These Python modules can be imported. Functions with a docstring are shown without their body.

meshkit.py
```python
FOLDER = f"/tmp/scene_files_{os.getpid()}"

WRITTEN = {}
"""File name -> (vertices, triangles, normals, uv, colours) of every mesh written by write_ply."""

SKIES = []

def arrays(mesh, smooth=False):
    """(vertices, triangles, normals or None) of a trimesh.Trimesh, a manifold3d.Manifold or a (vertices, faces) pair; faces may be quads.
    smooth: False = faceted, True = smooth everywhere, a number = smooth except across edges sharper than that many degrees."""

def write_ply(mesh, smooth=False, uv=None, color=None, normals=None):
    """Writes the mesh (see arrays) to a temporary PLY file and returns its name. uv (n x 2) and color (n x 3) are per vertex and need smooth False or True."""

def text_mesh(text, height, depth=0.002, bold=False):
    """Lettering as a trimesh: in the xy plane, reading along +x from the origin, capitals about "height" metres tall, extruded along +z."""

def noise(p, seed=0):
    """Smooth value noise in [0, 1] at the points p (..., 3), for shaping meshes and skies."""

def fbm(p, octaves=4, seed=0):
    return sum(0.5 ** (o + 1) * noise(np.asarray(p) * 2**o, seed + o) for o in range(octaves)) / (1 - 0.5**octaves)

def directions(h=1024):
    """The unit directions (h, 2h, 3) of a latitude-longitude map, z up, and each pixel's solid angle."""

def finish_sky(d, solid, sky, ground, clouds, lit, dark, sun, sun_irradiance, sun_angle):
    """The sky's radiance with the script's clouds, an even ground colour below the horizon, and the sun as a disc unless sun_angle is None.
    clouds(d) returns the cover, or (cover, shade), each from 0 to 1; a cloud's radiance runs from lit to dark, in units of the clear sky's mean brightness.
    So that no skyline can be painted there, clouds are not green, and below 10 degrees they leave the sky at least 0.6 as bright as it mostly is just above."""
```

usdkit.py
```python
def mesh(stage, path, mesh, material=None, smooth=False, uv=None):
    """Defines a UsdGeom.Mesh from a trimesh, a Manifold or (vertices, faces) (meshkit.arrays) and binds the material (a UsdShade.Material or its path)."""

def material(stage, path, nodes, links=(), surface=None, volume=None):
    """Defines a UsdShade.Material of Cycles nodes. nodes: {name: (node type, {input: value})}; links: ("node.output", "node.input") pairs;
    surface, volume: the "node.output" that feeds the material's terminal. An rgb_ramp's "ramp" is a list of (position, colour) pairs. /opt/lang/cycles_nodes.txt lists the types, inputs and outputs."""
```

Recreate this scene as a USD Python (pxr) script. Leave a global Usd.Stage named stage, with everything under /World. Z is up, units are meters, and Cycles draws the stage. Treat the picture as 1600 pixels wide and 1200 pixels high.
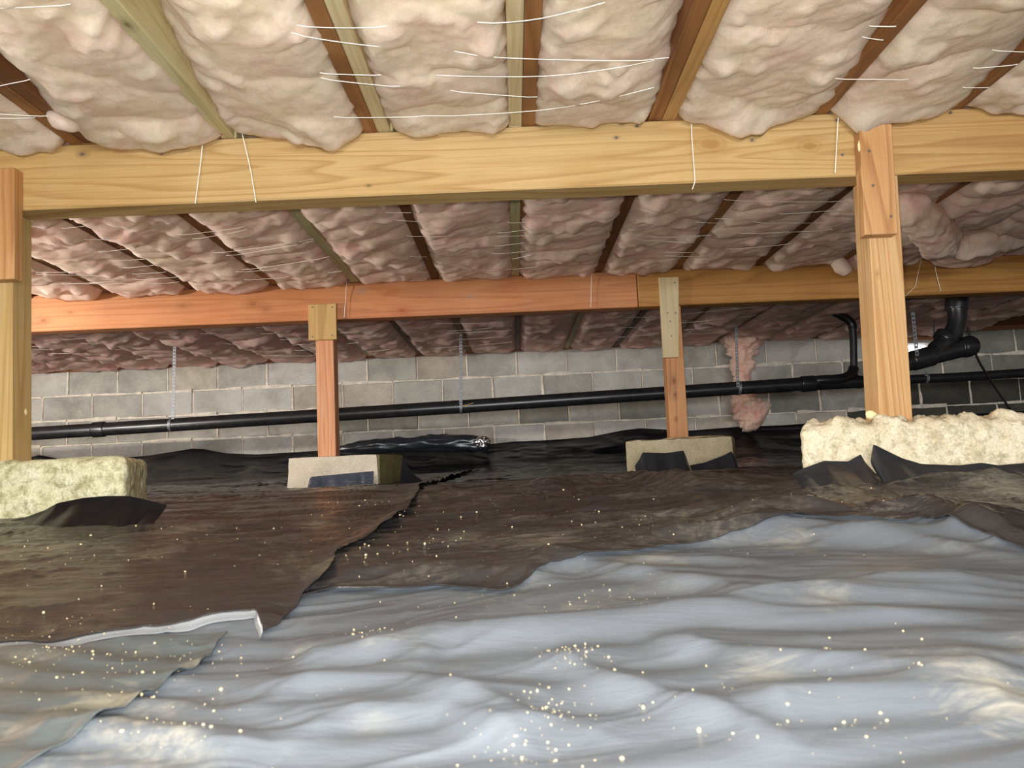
import math, random
import numpy as np, trimesh
import usdkit, meshkit
from shapely.geometry import Polygon, Point
from pxr import Usd, UsdGeom, UsdLux, UsdShade, Gf, Sdf

stage = Usd.Stage.CreateInMemory()
UsdGeom.SetStageUpAxis(stage, UsdGeom.Tokens.z)
UsdGeom.SetStageMetersPerUnit(stage, 1.0)
world = UsdGeom.Xform.Define(stage, '/World')
stage.SetDefaultPrim(world.GetPrim())
UsdGeom.Scope.Define(stage, '/World/Looks')

# ------------------------------------------------------------------ camera, sky, lamps, exposure
# all heights below are measured from the phone, which is held ZC above the lowest ground
ZC = 0.36
FPX = 1209.0
PITCH, ROLL = math.radians(6.14), math.radians(2.35)
Fv = np.array([0, math.cos(PITCH), math.sin(PITCH)])
U0 = np.array([0, -math.sin(PITCH), math.cos(PITCH)])
X0 = np.array([1.0, 0, 0])
Rv = math.cos(ROLL) * X0 - math.sin(ROLL) * U0
Uv = math.sin(ROLL) * X0 + math.cos(ROLL) * U0

cam = UsdGeom.Camera.Define(stage, '/World/camera')
M = Gf.Matrix4d(*Rv, 0, *Uv, 0, *(-Fv), 0, 0, 0, ZC, 1)
cam.AddTransformOp().Set(M)
cam.CreateFocalLengthAttr(24.0)
cam.CreateHorizontalApertureAttr(24.0 * 1600 / FPX)
cam.CreateVerticalApertureAttr(24.0 * 1200 / FPX)
cam.CreateClippingRangeAttr(Gf.Vec2f(0.02, 60))
cam.CreateFStopAttr(7.0)
cam.CreateFocusDistanceAttr(3.0)
cam.CreateExposureAttr(0.15)

dome = UsdLux.DomeLight.Define(stage, '/World/overcast_sky')      # seen through the foundation vent
dome.CreateIntensityAttr(1.6)
dome.CreateColorAttr(Gf.Vec3f(0.93, 0.97, 1.0))


def sphere_light(name, pos, radius, power, color):
    l = UsdLux.SphereLight.Define(stage, '/World/' + name)
    l.CreateRadiusAttr(radius)
    l.CreateNormalizeAttr(True)
    l.CreateIntensityAttr(power)
    l.CreateColorAttr(Gf.Vec3f(*color))
    l.AddTranslateOp().Set(Gf.Vec3d(pos[0], pos[1], pos[2] + ZC))
    return l


sphere_light('phone_light', (-0.02, -0.02, 0.035), 0.02, 42.0, (1.0, 0.97, 0.93))
sphere_light('unseen_left_lamp', (-3.7, 2.6, 0.58), 0.06, 90.0, (1.0, 0.95, 0.88))  # out of view on the left, placed to light the back wall
fill_panel = UsdLux.RectLight.Define(stage, '/World/added_fill_panel')   # fill panel added well behind the photographer, evens light on beams and wall
fill_panel.CreateWidthAttr(6.0)
fill_panel.CreateHeightAttr(0.7)
fill_panel.CreateNormalizeAttr(True)
fill_panel.CreateIntensityAttr(190.0)
fill_panel.CreateColorAttr(Gf.Vec3f(0.93, 0.96, 1.0))
fill_panel.AddTranslateOp().Set(Gf.Vec3d(0.0, -9.0, 0.0 + ZC))
fill_panel.AddRotateXOp().Set(90)          # a RectLight shines along -z; turned to shine along +y


# ------------------------------------------------------------------ helpers
def ray(px, py):
    return Fv + Rv * (px - 800) / FPX + Uv * (600 - py) / FPX


def atY(px, py, Y):
    d = ray(px, py)
    return d * (Y / d[1])


def atZ(px, py, Z):
    d = ray(px, py)
    return d * (Z / d[2])


def proj(P):
    P = np.asarray(P, float)
    z = P @ Fv
    return 800 + FPX * (P @ Rv) / z, 600 - FPX * (P @ Uv) / z


NAMES = {}


def unique(parent, name):
    k = NAMES.get((parent, name), 0)
    NAMES[(parent, name)] = k + 1
    return name if k == 0 else f'{name}_{k:03d}'


ORIGIN = {}


def setdata(prim, **kw):
    for k, v in kw.items():
        if v:
            prim.SetCustomDataByKey(k, v)


def thing(name, label, cat, loc=(0, 0, 0), group=None, kind=None):
    path = '/World/' + unique('/World', name)
    x = UsdGeom.Xform.Define(stage, path)
    x.AddTranslateOp().Set(Gf.Vec3d(loc[0], loc[1], loc[2] + ZC))
    ORIGIN[path] = np.array(loc, float)
    setdata(x.GetPrim(), label=label, category=cat, group=group, kind=kind)
    return path


def obj(name, mesh, mat, parent=None, smooth=30, **kw):
    """one Mesh prim; mesh vertices in the scene's coordinates (heights from the phone)"""
    v, f = (mesh.vertices, mesh.faces) if hasattr(mesh, 'vertices') else mesh
    v = np.array(v, float)
    if parent is None:
        path = '/World/' + unique('/World', name)
        lo, hi = v.min(0), v.max(0)
        loc = np.array([(lo[0] + hi[0]) / 2, (lo[1] + hi[1]) / 2, lo[2]])
    else:
        path = parent + '/' + unique(parent, name)
        loc = ORIGIN[parent]
    m = usdkit.mesh(stage, path, (v - loc, np.asarray(f)), '/World/Looks/' + mat, smooth=smooth)
    if parent is None:
        m.AddTranslateOp().Set(Gf.Vec3d(loc[0], loc[1], loc[2] + ZC))
    ORIGIN[path] = loc
    setdata(m.GetPrim(), **kw)
    return path


def cbox(x0, x1, y0, y1, z0, z1, c=0.003):
    """box with chamfered edges"""
    P = []
    c = min(c, (x1 - x0) / 3, (y1 - y0) / 3, (z1 - z0) / 3)
    for x, sx in ((x0, 1), (x1, -1)):
        for y, sy in ((y0, 1), (y1, -1)):
            for z, sz in ((z0, 1), (z1, -1)):
                P += [(x, y + sy * c, z + sz * c), (x + sx * c, y, z + sz * c), (x + sx * c, y + sy * c, z)]
    return trimesh.convex.convex_hull(np.array(P))


def hull(P):
    return trimesh.convex.convex_hull(np.array(P, float))


def grid_faces(nr, nc):
    i = np.arange(nr * nc).reshape(nr, nc)
    return np.stack([i[:-1, :-1].ravel(), i[:-1, 1:].ravel(), i[1:, 1:].ravel(), i[1:, :-1].ravel()], 1)


def tri(q):
    return np.vstack([q[:, [0, 1, 2]], q[:, [0, 2, 3]]])


def tube(path, radius, n=12, cap=True):
    """swept round tube along a polyline; radius a number or one per point"""
    P = np.asarray(path, float)
    r = np.broadcast_to(np.asarray(radius, float), (len(P),))
    T = np.gradient(P, axis=0)
    T /= np.linalg.norm(T, axis=1, keepdims=True)
    up = np.array([0, 0, 1.0]) if abs(T[0][2]) < 0.9 else np.array([0, 1.0, 0])
    rings, a = [], np.linspace(0, 2 * np.pi, n, endpoint=False)
    N = np.cross(T[0], up)
    for k in range(len(P)):
        N = N - T[k] * (N @ T[k])
        N /= np.linalg.norm(N)
        B = np.cross(T[k], N)
        rings.append(P[k] + r[k] * (np.cos(a)[:, None] * N + np.sin(a)[:, None] * B))
    V = np.vstack(rings)
    F = []
    for k in range(len(P) - 1):
        for j in range(n):
            a0, a1 = k * n + j, k * n + (j + 1) % n
            F += [(a0, a0 + n, a1 + n), (a0, a1 + n, a1)]
    if cap:
        V = np.vstack([V, P[0], P[-1]])
        e = len(V)
        for j in range(n):
            F += [(e - 2, j, (j + 1) % n), (e - 1, (len(P) - 1) * n + (j + 1) % n, (len(P) - 1) * n + j)]
    m = trimesh.Trimesh(V, np.array(F), process=False)
    if m.volume < 0:
        m.invert()
    return m


def curve(pts, n=24):
    """smooth curve through points"""
    from scipy.interpolate import CubicSpline
    P = np.asarray(pts, float)
    t = np.r_[0, np.cumsum(np.linalg.norm(np.diff(P, axis=0), axis=1))]
    return CubicSpline(t, P)(np.linspace(0, t[-1], n))


def noise(x, y, z=0.0, seed=0):
    x, y, z = np.broadcast_arrays(np.asarray(x, float), np.asarray(y, float), np.asarray(z, float))
    return meshkit.noise(np.stack([x, y, z], -1), seed)


def fbm(x, y, z=0.0, o=4, seed=0):
    x, y, z = np.broadcast_arrays(np.asarray(x, float), np.asarray(y, float), np.asarray(z, float))
    return meshkit.fbm(np.stack([x, y, z], -1), o, seed)


def sstep(a, b, x):
    t = np.clip((x - a) / (b - a), 0, 1)
    return t * t * (3 - 2 * t)


ORD = ['first', 'second', 'third', 'fourth', 'fifth', 'sixth', 'seventh', 'eighth', 'ninth', 'tenth', 'eleventh', 'twelfth',
       'thirteenth', 'fourteenth', 'fifteenth', 'sixteenth', 'seventeenth', 'eighteenth', 'nineteenth', 'twentieth']

# ------------------------------------------------------------------ materials


def mat(name, nodes, links, surface='p.BSDF'):
    usdkit.material(stage, '/World/Looks/' + name, nodes, links, surface=surface)


def wood(name, base, dark, light, axis, rings=11.0, ring_amt=0.55, rough=0.62, shift=0.0, knots=(), stain=None, stain_amt=0.35, along=0.55, bump=0.25):
    """sawn softwood: growth-ring figure stretched along the axis, fine fibre, knots at given points"""
    sc = {'x': (along, 9.0, 9.0), 'y': (9.0, along, 9.0), 'z': (9.0, 9.0, along)}[axis]
    sf = {'x': (4.0, 220.0, 220.0), 'y': (220.0, 4.0, 220.0), 'z': (220.0, 220.0, 4.0)}[axis]
    N = {'g': ('geometry', {}),
         'm': ('mapping', {'location': (shift, shift * 1.7, shift * 0.6), 'scale': sc}),
         'n': ('noise_texture', {'scale': 1.0, 'detail': 1.5, 'roughness': 0.4, 'distortion': 0.25}),
         'k': ('math', {'math_type': 'multiply', 'value2': rings}),
         'fr': ('math', {'math_type': 'fraction'}),
         'rr': ('rgb_ramp', {'ramp': [(0, (0, 0, 0)), (0.55, (0.25, 0.25, 0.25)), (0.86, (1, 1, 1)), (1.0, (0, 0, 0))]}),
         'm2': ('mapping', {'scale': sf}),
         'n2': ('noise_texture', {'scale': 1.0, 'detail': 3.0, 'roughness': 0.6}),
         'r2': ('rgb_ramp', {'ramp': [(0.3, (0.84, 0.84, 0.84)), (0.7, (1.05, 1.05, 1.05))]}),
         'n3': ('noise_texture', {'scale': 3.1, 'detail': 3.0, 'roughness': 0.55}),
         'r3': ('rgb_ramp', {'ramp': [(0.35, (0, 0, 0)), (0.65, (1, 1, 1))]}),
         'amt': ('math', {'math_type': 'multiply', 'value2': ring_amt}),
         'c1': ('mix', {'color1': base, 'color2': light}),
         'c2': ('mix', {'color2': dark}),
         'c3': ('mix', {'mix_type': 'multiply', 'fac': 1.0}),
         'bp': ('bump', {'strength': bump, 'distance': 0.002}),
         'p': ('principled_bsdf', {'roughness': rough, 'specular_ior_level': 0.35})}
    L = [('g.position', 'm.vector'), ('m.vector', 'n.vector'), ('n.fac', 'k.value1'), ('k.value', 'fr.value1'), ('fr.value', 'rr.fac'),
         ('g.position', 'm2.vector'), ('m2.vector', 'n2.vector'), ('n2.fac', 'r2.fac'), ('g.position', 'n3.vector'), ('n3.fac', 'r3.fac'),
         ('r3.color', 'c1.fac'), ('rr.color', 'amt.value1'), ('amt.value', 'c2.fac'), ('c1.color', 'c2.color1'), ('c2.color', 'c3.color1'), ('r2.color', 'c3.color2'),
         ('n2.fac', 'bp.height'), ('bp.normal', 'p.normal')]
    last = 'c3.color'
    if stain is not None:
        N['n4'] = ('noise_texture', {'scale': 2.3, 'detail': 4.0, 'roughness': 0.65, 'distortion': 0.6})
        N['m4'] = ('mapping', {'location': (3.1 + shift, 1.3, 7.7)})
        N['r4'] = ('rgb_ramp', {'ramp': [(0.5, (0, 0, 0)), (0.72, (stain_amt,) * 3)]})
        N['c4'] = ('mix', {'color2': stain})
        L += [('g.position', 'm4.vector'), ('m4.vector', 'n4.vector'), ('n4.fac', 'r4.fac'), ('r4.color', 'c4.fac'), (last, 'c4.color1')]
        last = 'c4.color'
    for i, (kp, kr, kc) in enumerate(knots):
        s = {'x': (0.55, 1, 1), 'y': (1, 0.55, 1), 'z': (1, 1, 0.55)}[axis]
        kp = np.array(kp) + [0, 0, ZC]
        N[f'ks{i}'] = ('vector_math', {'math_type': 'subtract', 'vector2': tuple(kp)})
        N[f'km{i}'] = ('vector_math', {'math_type': 'multiply', 'vector2': s})
        N[f'kl{i}'] = ('vector_math', {'math_type': 'length'})
        N[f'kd{i}'] = ('math', {'math_type': 'divide', 'value2': kr})
        N[f'kz{i}'] = ('math', {'math_type': 'multiply_add', 'value3': 0.0})
        N[f'kx{i}'] = ('math', {'math_type': 'multiply_add', 'value2': 2.2, 'value3': -0.1})
        N[f'kr{i}'] = ('rgb_ramp', {'ramp': [(0, (0.85,) * 3), (0.2, (0.7,) * 3), (0.32, (0.3,) * 3), (0.42, (0.45,) * 3), (0.55, (0.15,) * 3), (0.7, (0.2,) * 3), (1, (0, 0, 0))]})
        N[f'kc{i}'] = ('mix', {'color2': kc})
        L += [('g.position', f'ks{i}.vector1'), (f'ks{i}.vector', f'km{i}.vector1'), (f'km{i}.vector', f'kl{i}.vector1'), (f'n3.fac', f'kx{i}.value1'), (f'kl{i}.value', f'kz{i}.value1'), (f'kx{i}.value', f'kz{i}.value2'), (f'kz{i}.value', f'kd{i}.value1'),
              (f'kd{i}.value', f'kr{i}.fac'), (f'kr{i}.color', f'kc{i}.fac'), (last, f'kc{i}.color1')]
        last = f'kc{i}.color'
    L.append((last, 'p.base_color'))
    mat(name, N, L)


def plain(name, color, rough=0.6, spec=0.5, metal=0.0, nscale=0, namt=0.2, bump=0.0, bscale=60):
    N = {'g': ('geometry', {}), 'p': ('principled_bsdf', {'roughness': rough, 'specular_ior_level': spec, 'metallic': metal, 'base_color': color})}
    L = []
    if nscale:
        N['n'] = ('noise_texture', {'scale': nscale, 'detail': 4.0, 'roughness': 0.6})
        N['r'] = ('rgb_ramp', {'ramp': [(0.3, tuple(np.array(color) * (1 - namt))), (0.7, tuple(np.minimum(np.array(color) * (1 + namt), 1)))]})
        L += [('g.position', 'n.vector'), ('n.fac', 'r.fac'), ('r.color', 'p.base_color')]
    if bump:
        N['nb'] = ('noise_texture', {'scale': bscale, 'detail': 5.0, 'roughness': 0.65})
        N['bp'] = ('bump', {'strength': bump, 'distance': 0.004})
        L += [('g.position', 'nb.vector'), ('nb.fac', 'bp.height'), ('bp.normal', 'p.normal')]
    mat(name, N, L)


def batt_mat(name, cream, pink, tan, seed):
    N = {'g': ('geometry', {}),
         'mp': ('mapping', {'location': (seed, seed * 2.1, 0)}),
         'n1': ('noise_texture', {'scale': 5.5, 'detail': 5.0, 'roughness': 0.6, 'distortion': 0.8}),
         'r1': ('rgb_ramp', {'ramp': [(0.34, pink), (0.52, cream), (0.68, tan)]}),
         'n2': ('noise_texture', {'scale': 34.0, 'detail': 6.0, 'roughness': 0.7, 'distortion': 1.2}),
         'r2': ('rgb_ramp', {'ramp': [(0.3, (0.88, 0.85, 0.82)), (0.62, (1.03, 1.02, 1.01))]}),
         'mx': ('mix', {'mix_type': 'multiply', 'fac': 1.0}),
         'nb': ('noise_texture', {'scale': 60.0, 'detail': 8.0, 'roughness': 0.78, 'distortion': 2.2}),
         'bp': ('bump', {'strength': 0.45, 'distance': 0.008}),
         'p': ('principled_bsdf', {'roughness': 0.95, 'specular_ior_level': 0.05, 'subsurface_weight': 0.6, 'subsurface_scale': 0.03, 'subsurface_radius': (1.0, 0.75, 0.65)})}
    L = [('g.position', 'mp.vector'), ('mp.vector', 'n1.vector'), ('n1.fac', 'r1.fac'), ('mp.vector', 'n2.vector'), ('n2.fac', 'r2.fac'),
         ('r1.color', 'mx.color1'), ('r2.color', 'mx.color2'), ('mx.color', 'p.base_color'), ('mp.vector', 'nb.vector'), ('nb.fac', 'bp.height'), ('bp.normal', 'p.normal')]
    mat(name, N, L)


def film_mat(name, base, dust, lo, hi, rough=(0.2, 0.42), bump=0.55, seed=0.0, amt=1.0, wscale=(3.0, 16.0, 8.0), spec=0.5, patches=(), pk=0.6):
    """black polyethylene film: glossy, wrinkled, with patches of pale dust"""
    N = {'g': ('geometry', {}),
         'mp': ('mapping', {'location': (seed, seed * 1.3, 0), 'scale': (0.9, 1.7, 1.0)}),
         'n1': ('noise_texture', {'scale': 2.2, 'detail': 7.0, 'roughness': 0.68, 'distortion': 0.9}),
         'r1': ('rgb_ramp', {'ramp': [(lo, (0, 0, 0)), (hi, (amt,) * 3)]}),
         'n2': ('noise_texture', {'scale': 55.0, 'detail': 4.0, 'roughness': 0.7}),
         'r2': ('rgb_ramp', {'ramp': [(0.42, (0.1,) * 3), (0.66, (1, 1, 1))]}),
         'mm': ('math', {'math_type': 'multiply'}),
         'c': ('mix', {'color1': base, 'color2': dust}),
         'ro': ('rgb_ramp', {'ramp': [(0.3, (rough[0],) * 3), (0.7, (rough[1],) * 3)]}),
         'mw': ('mapping', {'location': (seed, 0, 0), 'rotation': (0, 0, 0.12), 'scale': wscale}),
         'nw': ('noise_texture', {'scale': 1.8, 'detail': 6.0, 'roughness': 0.68, 'distortion': 0.8}),
         'bp': ('bump', {'strength': bump, 'distance': 0.012}),
         'p': ('principled_bsdf', {'specular_ior_level': spec})}
    L = [('g.position', 'mp.vector'), ('mp.vector', 'n1.vector'), ('n1.fac', 'r1.fac'), ('g.position', 'n2.vector'), ('n2.fac', 'r2.fac'),
         ('r1.color', 'mm.value1'), ('r2.color', 'mm.value2'), ('mm.value', 'c.fac'), ('c.color', 'p.base_color'), ('n1.fac', 'ro.fac'), ('ro.color', 'p.roughness'),
         ('g.position', 'mw.vector'), ('mw.vector', 'nw.vector'), ('nw.fac', 'bp.height'), ('bp.normal', 'p.normal')]
    last = 'c.color'
    if patches:
        N['np'] = ('noise_texture', {'scale': 16.0, 'detail': 8.0, 'roughness': 0.78, 'distortion': 1.6})
        N['mpp'] = ('mapping', {'scale': (0.6, 1.6, 0.0)})
        L += [('g.position', 'mpp.vector'), ('mpp.vector', 'np.vector')]
    for i, (pc, pr, pa) in enumerate(patches):
        N[f'qm{i}'] = ('vector_math', {'math_type': 'multiply', 'vector2': (1, 1, 0)})
        N[f'qd{i}'] = ('vector_math', {'math_type': 'distance', 'vector2': (pc[0], pc[1], 0)})
        N[f'qr{i}'] = ('map_range', {'from_min': 0.0, 'from_max': pr, 'to_min': 0.18, 'to_max': -0.25})
        N[f'qa{i}'] = ('math', {'math_type': 'add'})
        N[f'qs{i}'] = ('rgb_ramp', {'ramp': [(0.50, (0, 0, 0)), (0.85, (pa * pk,) * 3)]})
        N[f'qc{i}'] = ('mix', {'color2': dust})
        L += [('g.position', f'qm{i}.vector1'), (f'qm{i}.vector', f'qd{i}.vector1'), (f'qd{i}.value', f'qr{i}.value'), (f'qr{i}.result', f'qa{i}.value1'), ('np.fac', f'qa{i}.value2'),
              (f'qa{i}.value', f'qs{i}.fac'), (f'qs{i}.color', f'qc{i}.fac'), (last, f'qc{i}.color1')]
        last = f'qc{i}.color'
    L = [l for l in L if l[1] != 'p.base_color'] + [(last, 'p.base_color')]
    mat(name, N, L)


DK = (0.10, 0.04, 0.015)
b1y, b2y = 2.10, 3.82
wood('beam_yellow_fir', (0.49, 0.315, 0.118), (0.33, 0.17, 0.045), (0.54, 0.37, 0.165), 'x', rings=13, ring_amt=0.6, stain=(0.40, 0.34, 0.14), stain_amt=0.25,
     knots=[(atY(1110, 225, b1y), 0.05, (0.30, 0.15, 0.04)), (atY(1265, 228, b1y), 0.045, (0.32, 0.16, 0.04)), (atY(576, 290, b1y), 0.008, (0.05, 0.03, 0.01)),
            (atY(128, 241, b1y), 0.010, (0.03, 0.02, 0.01)), (atY(252, 240, b1y), 0.008, (0.03, 0.02, 0.01)), (atY(963, 215, b1y), 0.010, (0.05, 0.02, 0.01)),
            (atY(995, 197, b1y), 0.009, (0.05, 0.02, 0.01)), (atY(1175, 219, b1y), 0.009, (0.05, 0.02, 0.01)), (atY(1308, 188, b1y), 0.008, (0.05, 0.02, 0.01))])
wood('beam_tan_fir', (0.44, 0.255, 0.083), (0.28, 0.12, 0.03), (0.50, 0.31, 0.12), 'x', rings=12, ring_amt=0.55, shift=3.3,
     knots=[(atY(1461, 239, b1y), 0.016, (0.40, 0.28, 0.10)), (atY(1485, 176, b1y), 0.012, (0.30, 0.16, 0.05)), (atY(1595, 174, b1y), 0.012, (0.06, 0.03, 0.01))])
wood('beam_orange_fir', (0.49, 0.185, 0.068), (0.33, 0.10, 0.03), (0.54, 0.235, 0.095), 'x', rings=10, ring_amt=0.5, shift=6.1, stain=(0.30, 0.16, 0.08), stain_amt=0.25,
     knots=[(atY(68, 501, b2y), 0.045, (0.20, 0.08, 0.02)), (atY(192, 460, b2y), 0.03, (0.20, 0.08, 0.02)), (atY(110, 488, b2y), 0.03, (0.28, 0.10, 0.03)),
            (atY(285, 478, b2y), 0.03, (0.28, 0.10, 0.03)), (atY(395, 475, b2y), 0.04, (0.24, 0.08, 0.02)), (atY(415, 483, b2y), 0.03, (0.26, 0.09, 0.03)),
            (atY(628, 485, b2y), 0.03, (0.34, 0.06, 0.02)), (atY(735, 463, b2y), 0.02, (0.30, 0.22, 0.16)), (atY(565, 453, b2y), 0.03, (0.30, 0.18, 0.12))])
wood('beam_brown_fir', (0.36, 0.165, 0.035), (0.20, 0.075, 0.015), (0.42, 0.21, 0.055), 'x', rings=10, ring_amt=0.5, shift=9.4)
wood('joist_brown', (0.27, 0.115, 0.035), (0.13, 0.045, 0.014), (0.36, 0.17, 0.06), 'y', rings=8, ring_amt=0.5, shift=1.2, stain=(0.08, 0.04, 0.02), stain_amt=0.5)
wood('joist_dark', (0.145, 0.055, 0.018), (0.06, 0.022, 0.008), (0.20, 0.085, 0.03), 'y', rings=8, ring_amt=0.5, shift=2.2, stain=(0.05, 0.02, 0.012), stain_amt=0.5)
wood('joist_amber', (0.48, 0.27, 0.09), (0.30, 0.13, 0.035), (0.55, 0.34, 0.13), 'y', rings=8, ring_amt=0.5, shift=4.0)
wood('joist_pale', (0.58, 0.46, 0.25), (0.42, 0.29, 0.12), (0.62, 0.53, 0.32), 'y', rings=14, ring_amt=0.45, shift=7.3)
wood('joist_green', (0.54, 0.45, 0.21), (0.38, 0.28, 0.10), (0.58, 0.52, 0.29), 'y', rings=10, ring_amt=0.45, shift=5.0, stain=(0.40, 0.44, 0.30), stain_amt=0.5,
     knots=[(atZ(199, 39, 0.96), 0.022, (0.12, 0.08, 0.03)), (atZ(315, 146, 0.96), 0.012, (0.05, 0.03, 0.01))])
wood('post_fir', (0.55, 0.33, 0.145), (0.40, 0.19, 0.06), (0.60, 0.385, 0.185), 'z', rings=26, ring_amt=0.75, shift=0.7, along=0.16,
     knots=[(atY(1372, 427, b1y), 0.014, (0.28, 0.12, 0.03)), (atY(1343, 437, 2.14), 0.014, (0.62, 0.30, 0.16))])
wood('post_fir_olive', (0.50, 0.34, 0.135), (0.36, 0.21, 0.06), (0.55, 0.39, 0.175), 'z', rings=22, ring_amt=0.6, shift=2.7, along=0.2, stain=(0.36, 0.30, 0.10), stain_amt=0.35)
wood('post_fir_pink', (0.60, 0.28, 0.135), (0.44, 0.15, 0.05), (0.64, 0.34, 0.19), 'z', rings=12, ring_amt=0.55, shift=5.7)
wood('post_fir_red', (0.50, 0.22, 0.085), (0.22, 0.07, 0.025), (0.56, 0.28, 0.12), 'z', rings=9, ring_amt=0.45, shift=7.7,
     knots=[(atY(1053, 595, b2y), 0.035, (0.12, 0.04, 0.02)), (atY(1055, 617, b2y), 0.03, (0.12, 0.04, 0.02)), (atY(1056, 655, b2y), 0.02, (0.16, 0.05, 0.02))])
wood('cleat_orange', (0.50, 0.26, 0.095), (0.30, 0.115, 0.03), (0.56, 0.32, 0.14), 'z', rings=11, ring_amt=0.6, shift=8.8)
wood('cleat_ply', (0.50, 0.31, 0.11), (0.24, 0.12, 0.03), (0.54, 0.36, 0.15), 'z', rings=6, ring_amt=0.45, shift=3.9)
wood('cleat_grey', (0.54, 0.43, 0.24), (0.45, 0.33, 0.16), (0.57, 0.47, 0.28), 'z', rings=5, ring_amt=0.35, shift=1.9)
wood('sill_red', (0.30, 0.11, 0.05), (0.14, 0.05, 0.02), (0.34, 0.14, 0.06), 'x', rings=7, ring_amt=0.4)
wood('subfloor_ply', (0.40, 0.26, 0.12), (0.28, 0.16, 0.06), (0.44, 0.30, 0.15), 'x', rings=6, ring_amt=0.3)
wood('shim_wood', (0.36, 0.24, 0.12), (0.22, 0.13, 0.05), (0.42, 0.30, 0.16), 'x', rings=6, ring_amt=0.4)

batt_mat('batt_cream', (0.91, 0.69, 0.515), (0.91, 0.61, 0.475), (0.86, 0.67, 0.46), 0.0)
batt_mat('batt_mid_tint', (0.86, 0.575, 0.45), (0.88, 0.50, 0.415), (0.77, 0.55, 0.39), 3.7)  # pinker cast of the light in the middle bay put into its colour
batt_mat('batt_far_tint', (0.84, 0.50, 0.42), (0.86, 0.42, 0.38), (0.74, 0.50, 0.40), 7.1)  # far bay: the light cast is put into the colour more strongly
batt_mat('batt_salmon', (0.86, 0.53, 0.42), (0.86, 0.45, 0.36), (0.78, 0.54, 0.42), 5.5)

FP = [((0.48, 0.80), 0.16, 0.8), ((0.62, 0.93), 0.12, 0.7), ((0.26, 0.88), 0.12, 0.6), ((0.22, 1.33), 0.16, 0.6), ((0.50, 1.42), 0.14, 0.6), ((-0.27, 1.02), 0.10, 0.55), ((0.42, 1.10), 0.10, 0.5), ((0.05, 0.72), 0.06, 0.15), ((-0.15, 0.80), 0.07, 0.2)]
SP = [((-0.45, 0.86), 0.14, 0.75), ((-0.55, 0.78), 0.12, 0.7), ((-0.40, 0.98), 0.08, 0.6)]
LP_ = [((-0.70, 1.5), 0.14, 0.6), ((-0.30, 1.32), 0.12, 0.5), ((-0.75, 1.75), 0.2, 0.5), ((-0.95, 1.60), 0.2, 0.6), ((-0.45, 1.75), 0.12, 0.4)]
MP = [((0.05, 1.45), 0.2, 0.6), ((-0.12, 1.55), 0.14, 0.6), ((0.30, 1.62), 0.2, 0.5), ((0.80, 1.62), 0.3, 0.6), ((0.0, 1.75), 0.15, 0.5), ((0.25, 1.95), 0.2, 0.4), ((1.1, 1.75), 0.25, 0.7)]
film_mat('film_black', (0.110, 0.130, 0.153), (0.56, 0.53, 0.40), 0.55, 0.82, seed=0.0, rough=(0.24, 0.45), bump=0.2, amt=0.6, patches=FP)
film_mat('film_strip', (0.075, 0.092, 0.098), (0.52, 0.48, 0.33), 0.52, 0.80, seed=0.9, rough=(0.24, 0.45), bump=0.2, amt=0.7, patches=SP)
film_mat('film_lip_sheen', (0.19, 0.21, 0.23), (0.46, 0.44, 0.34), 0.6, 0.9, seed=0.4, rough=(0.3, 0.45), bump=0.15)  # sheen of the curled edge put into a paler base colour
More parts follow.
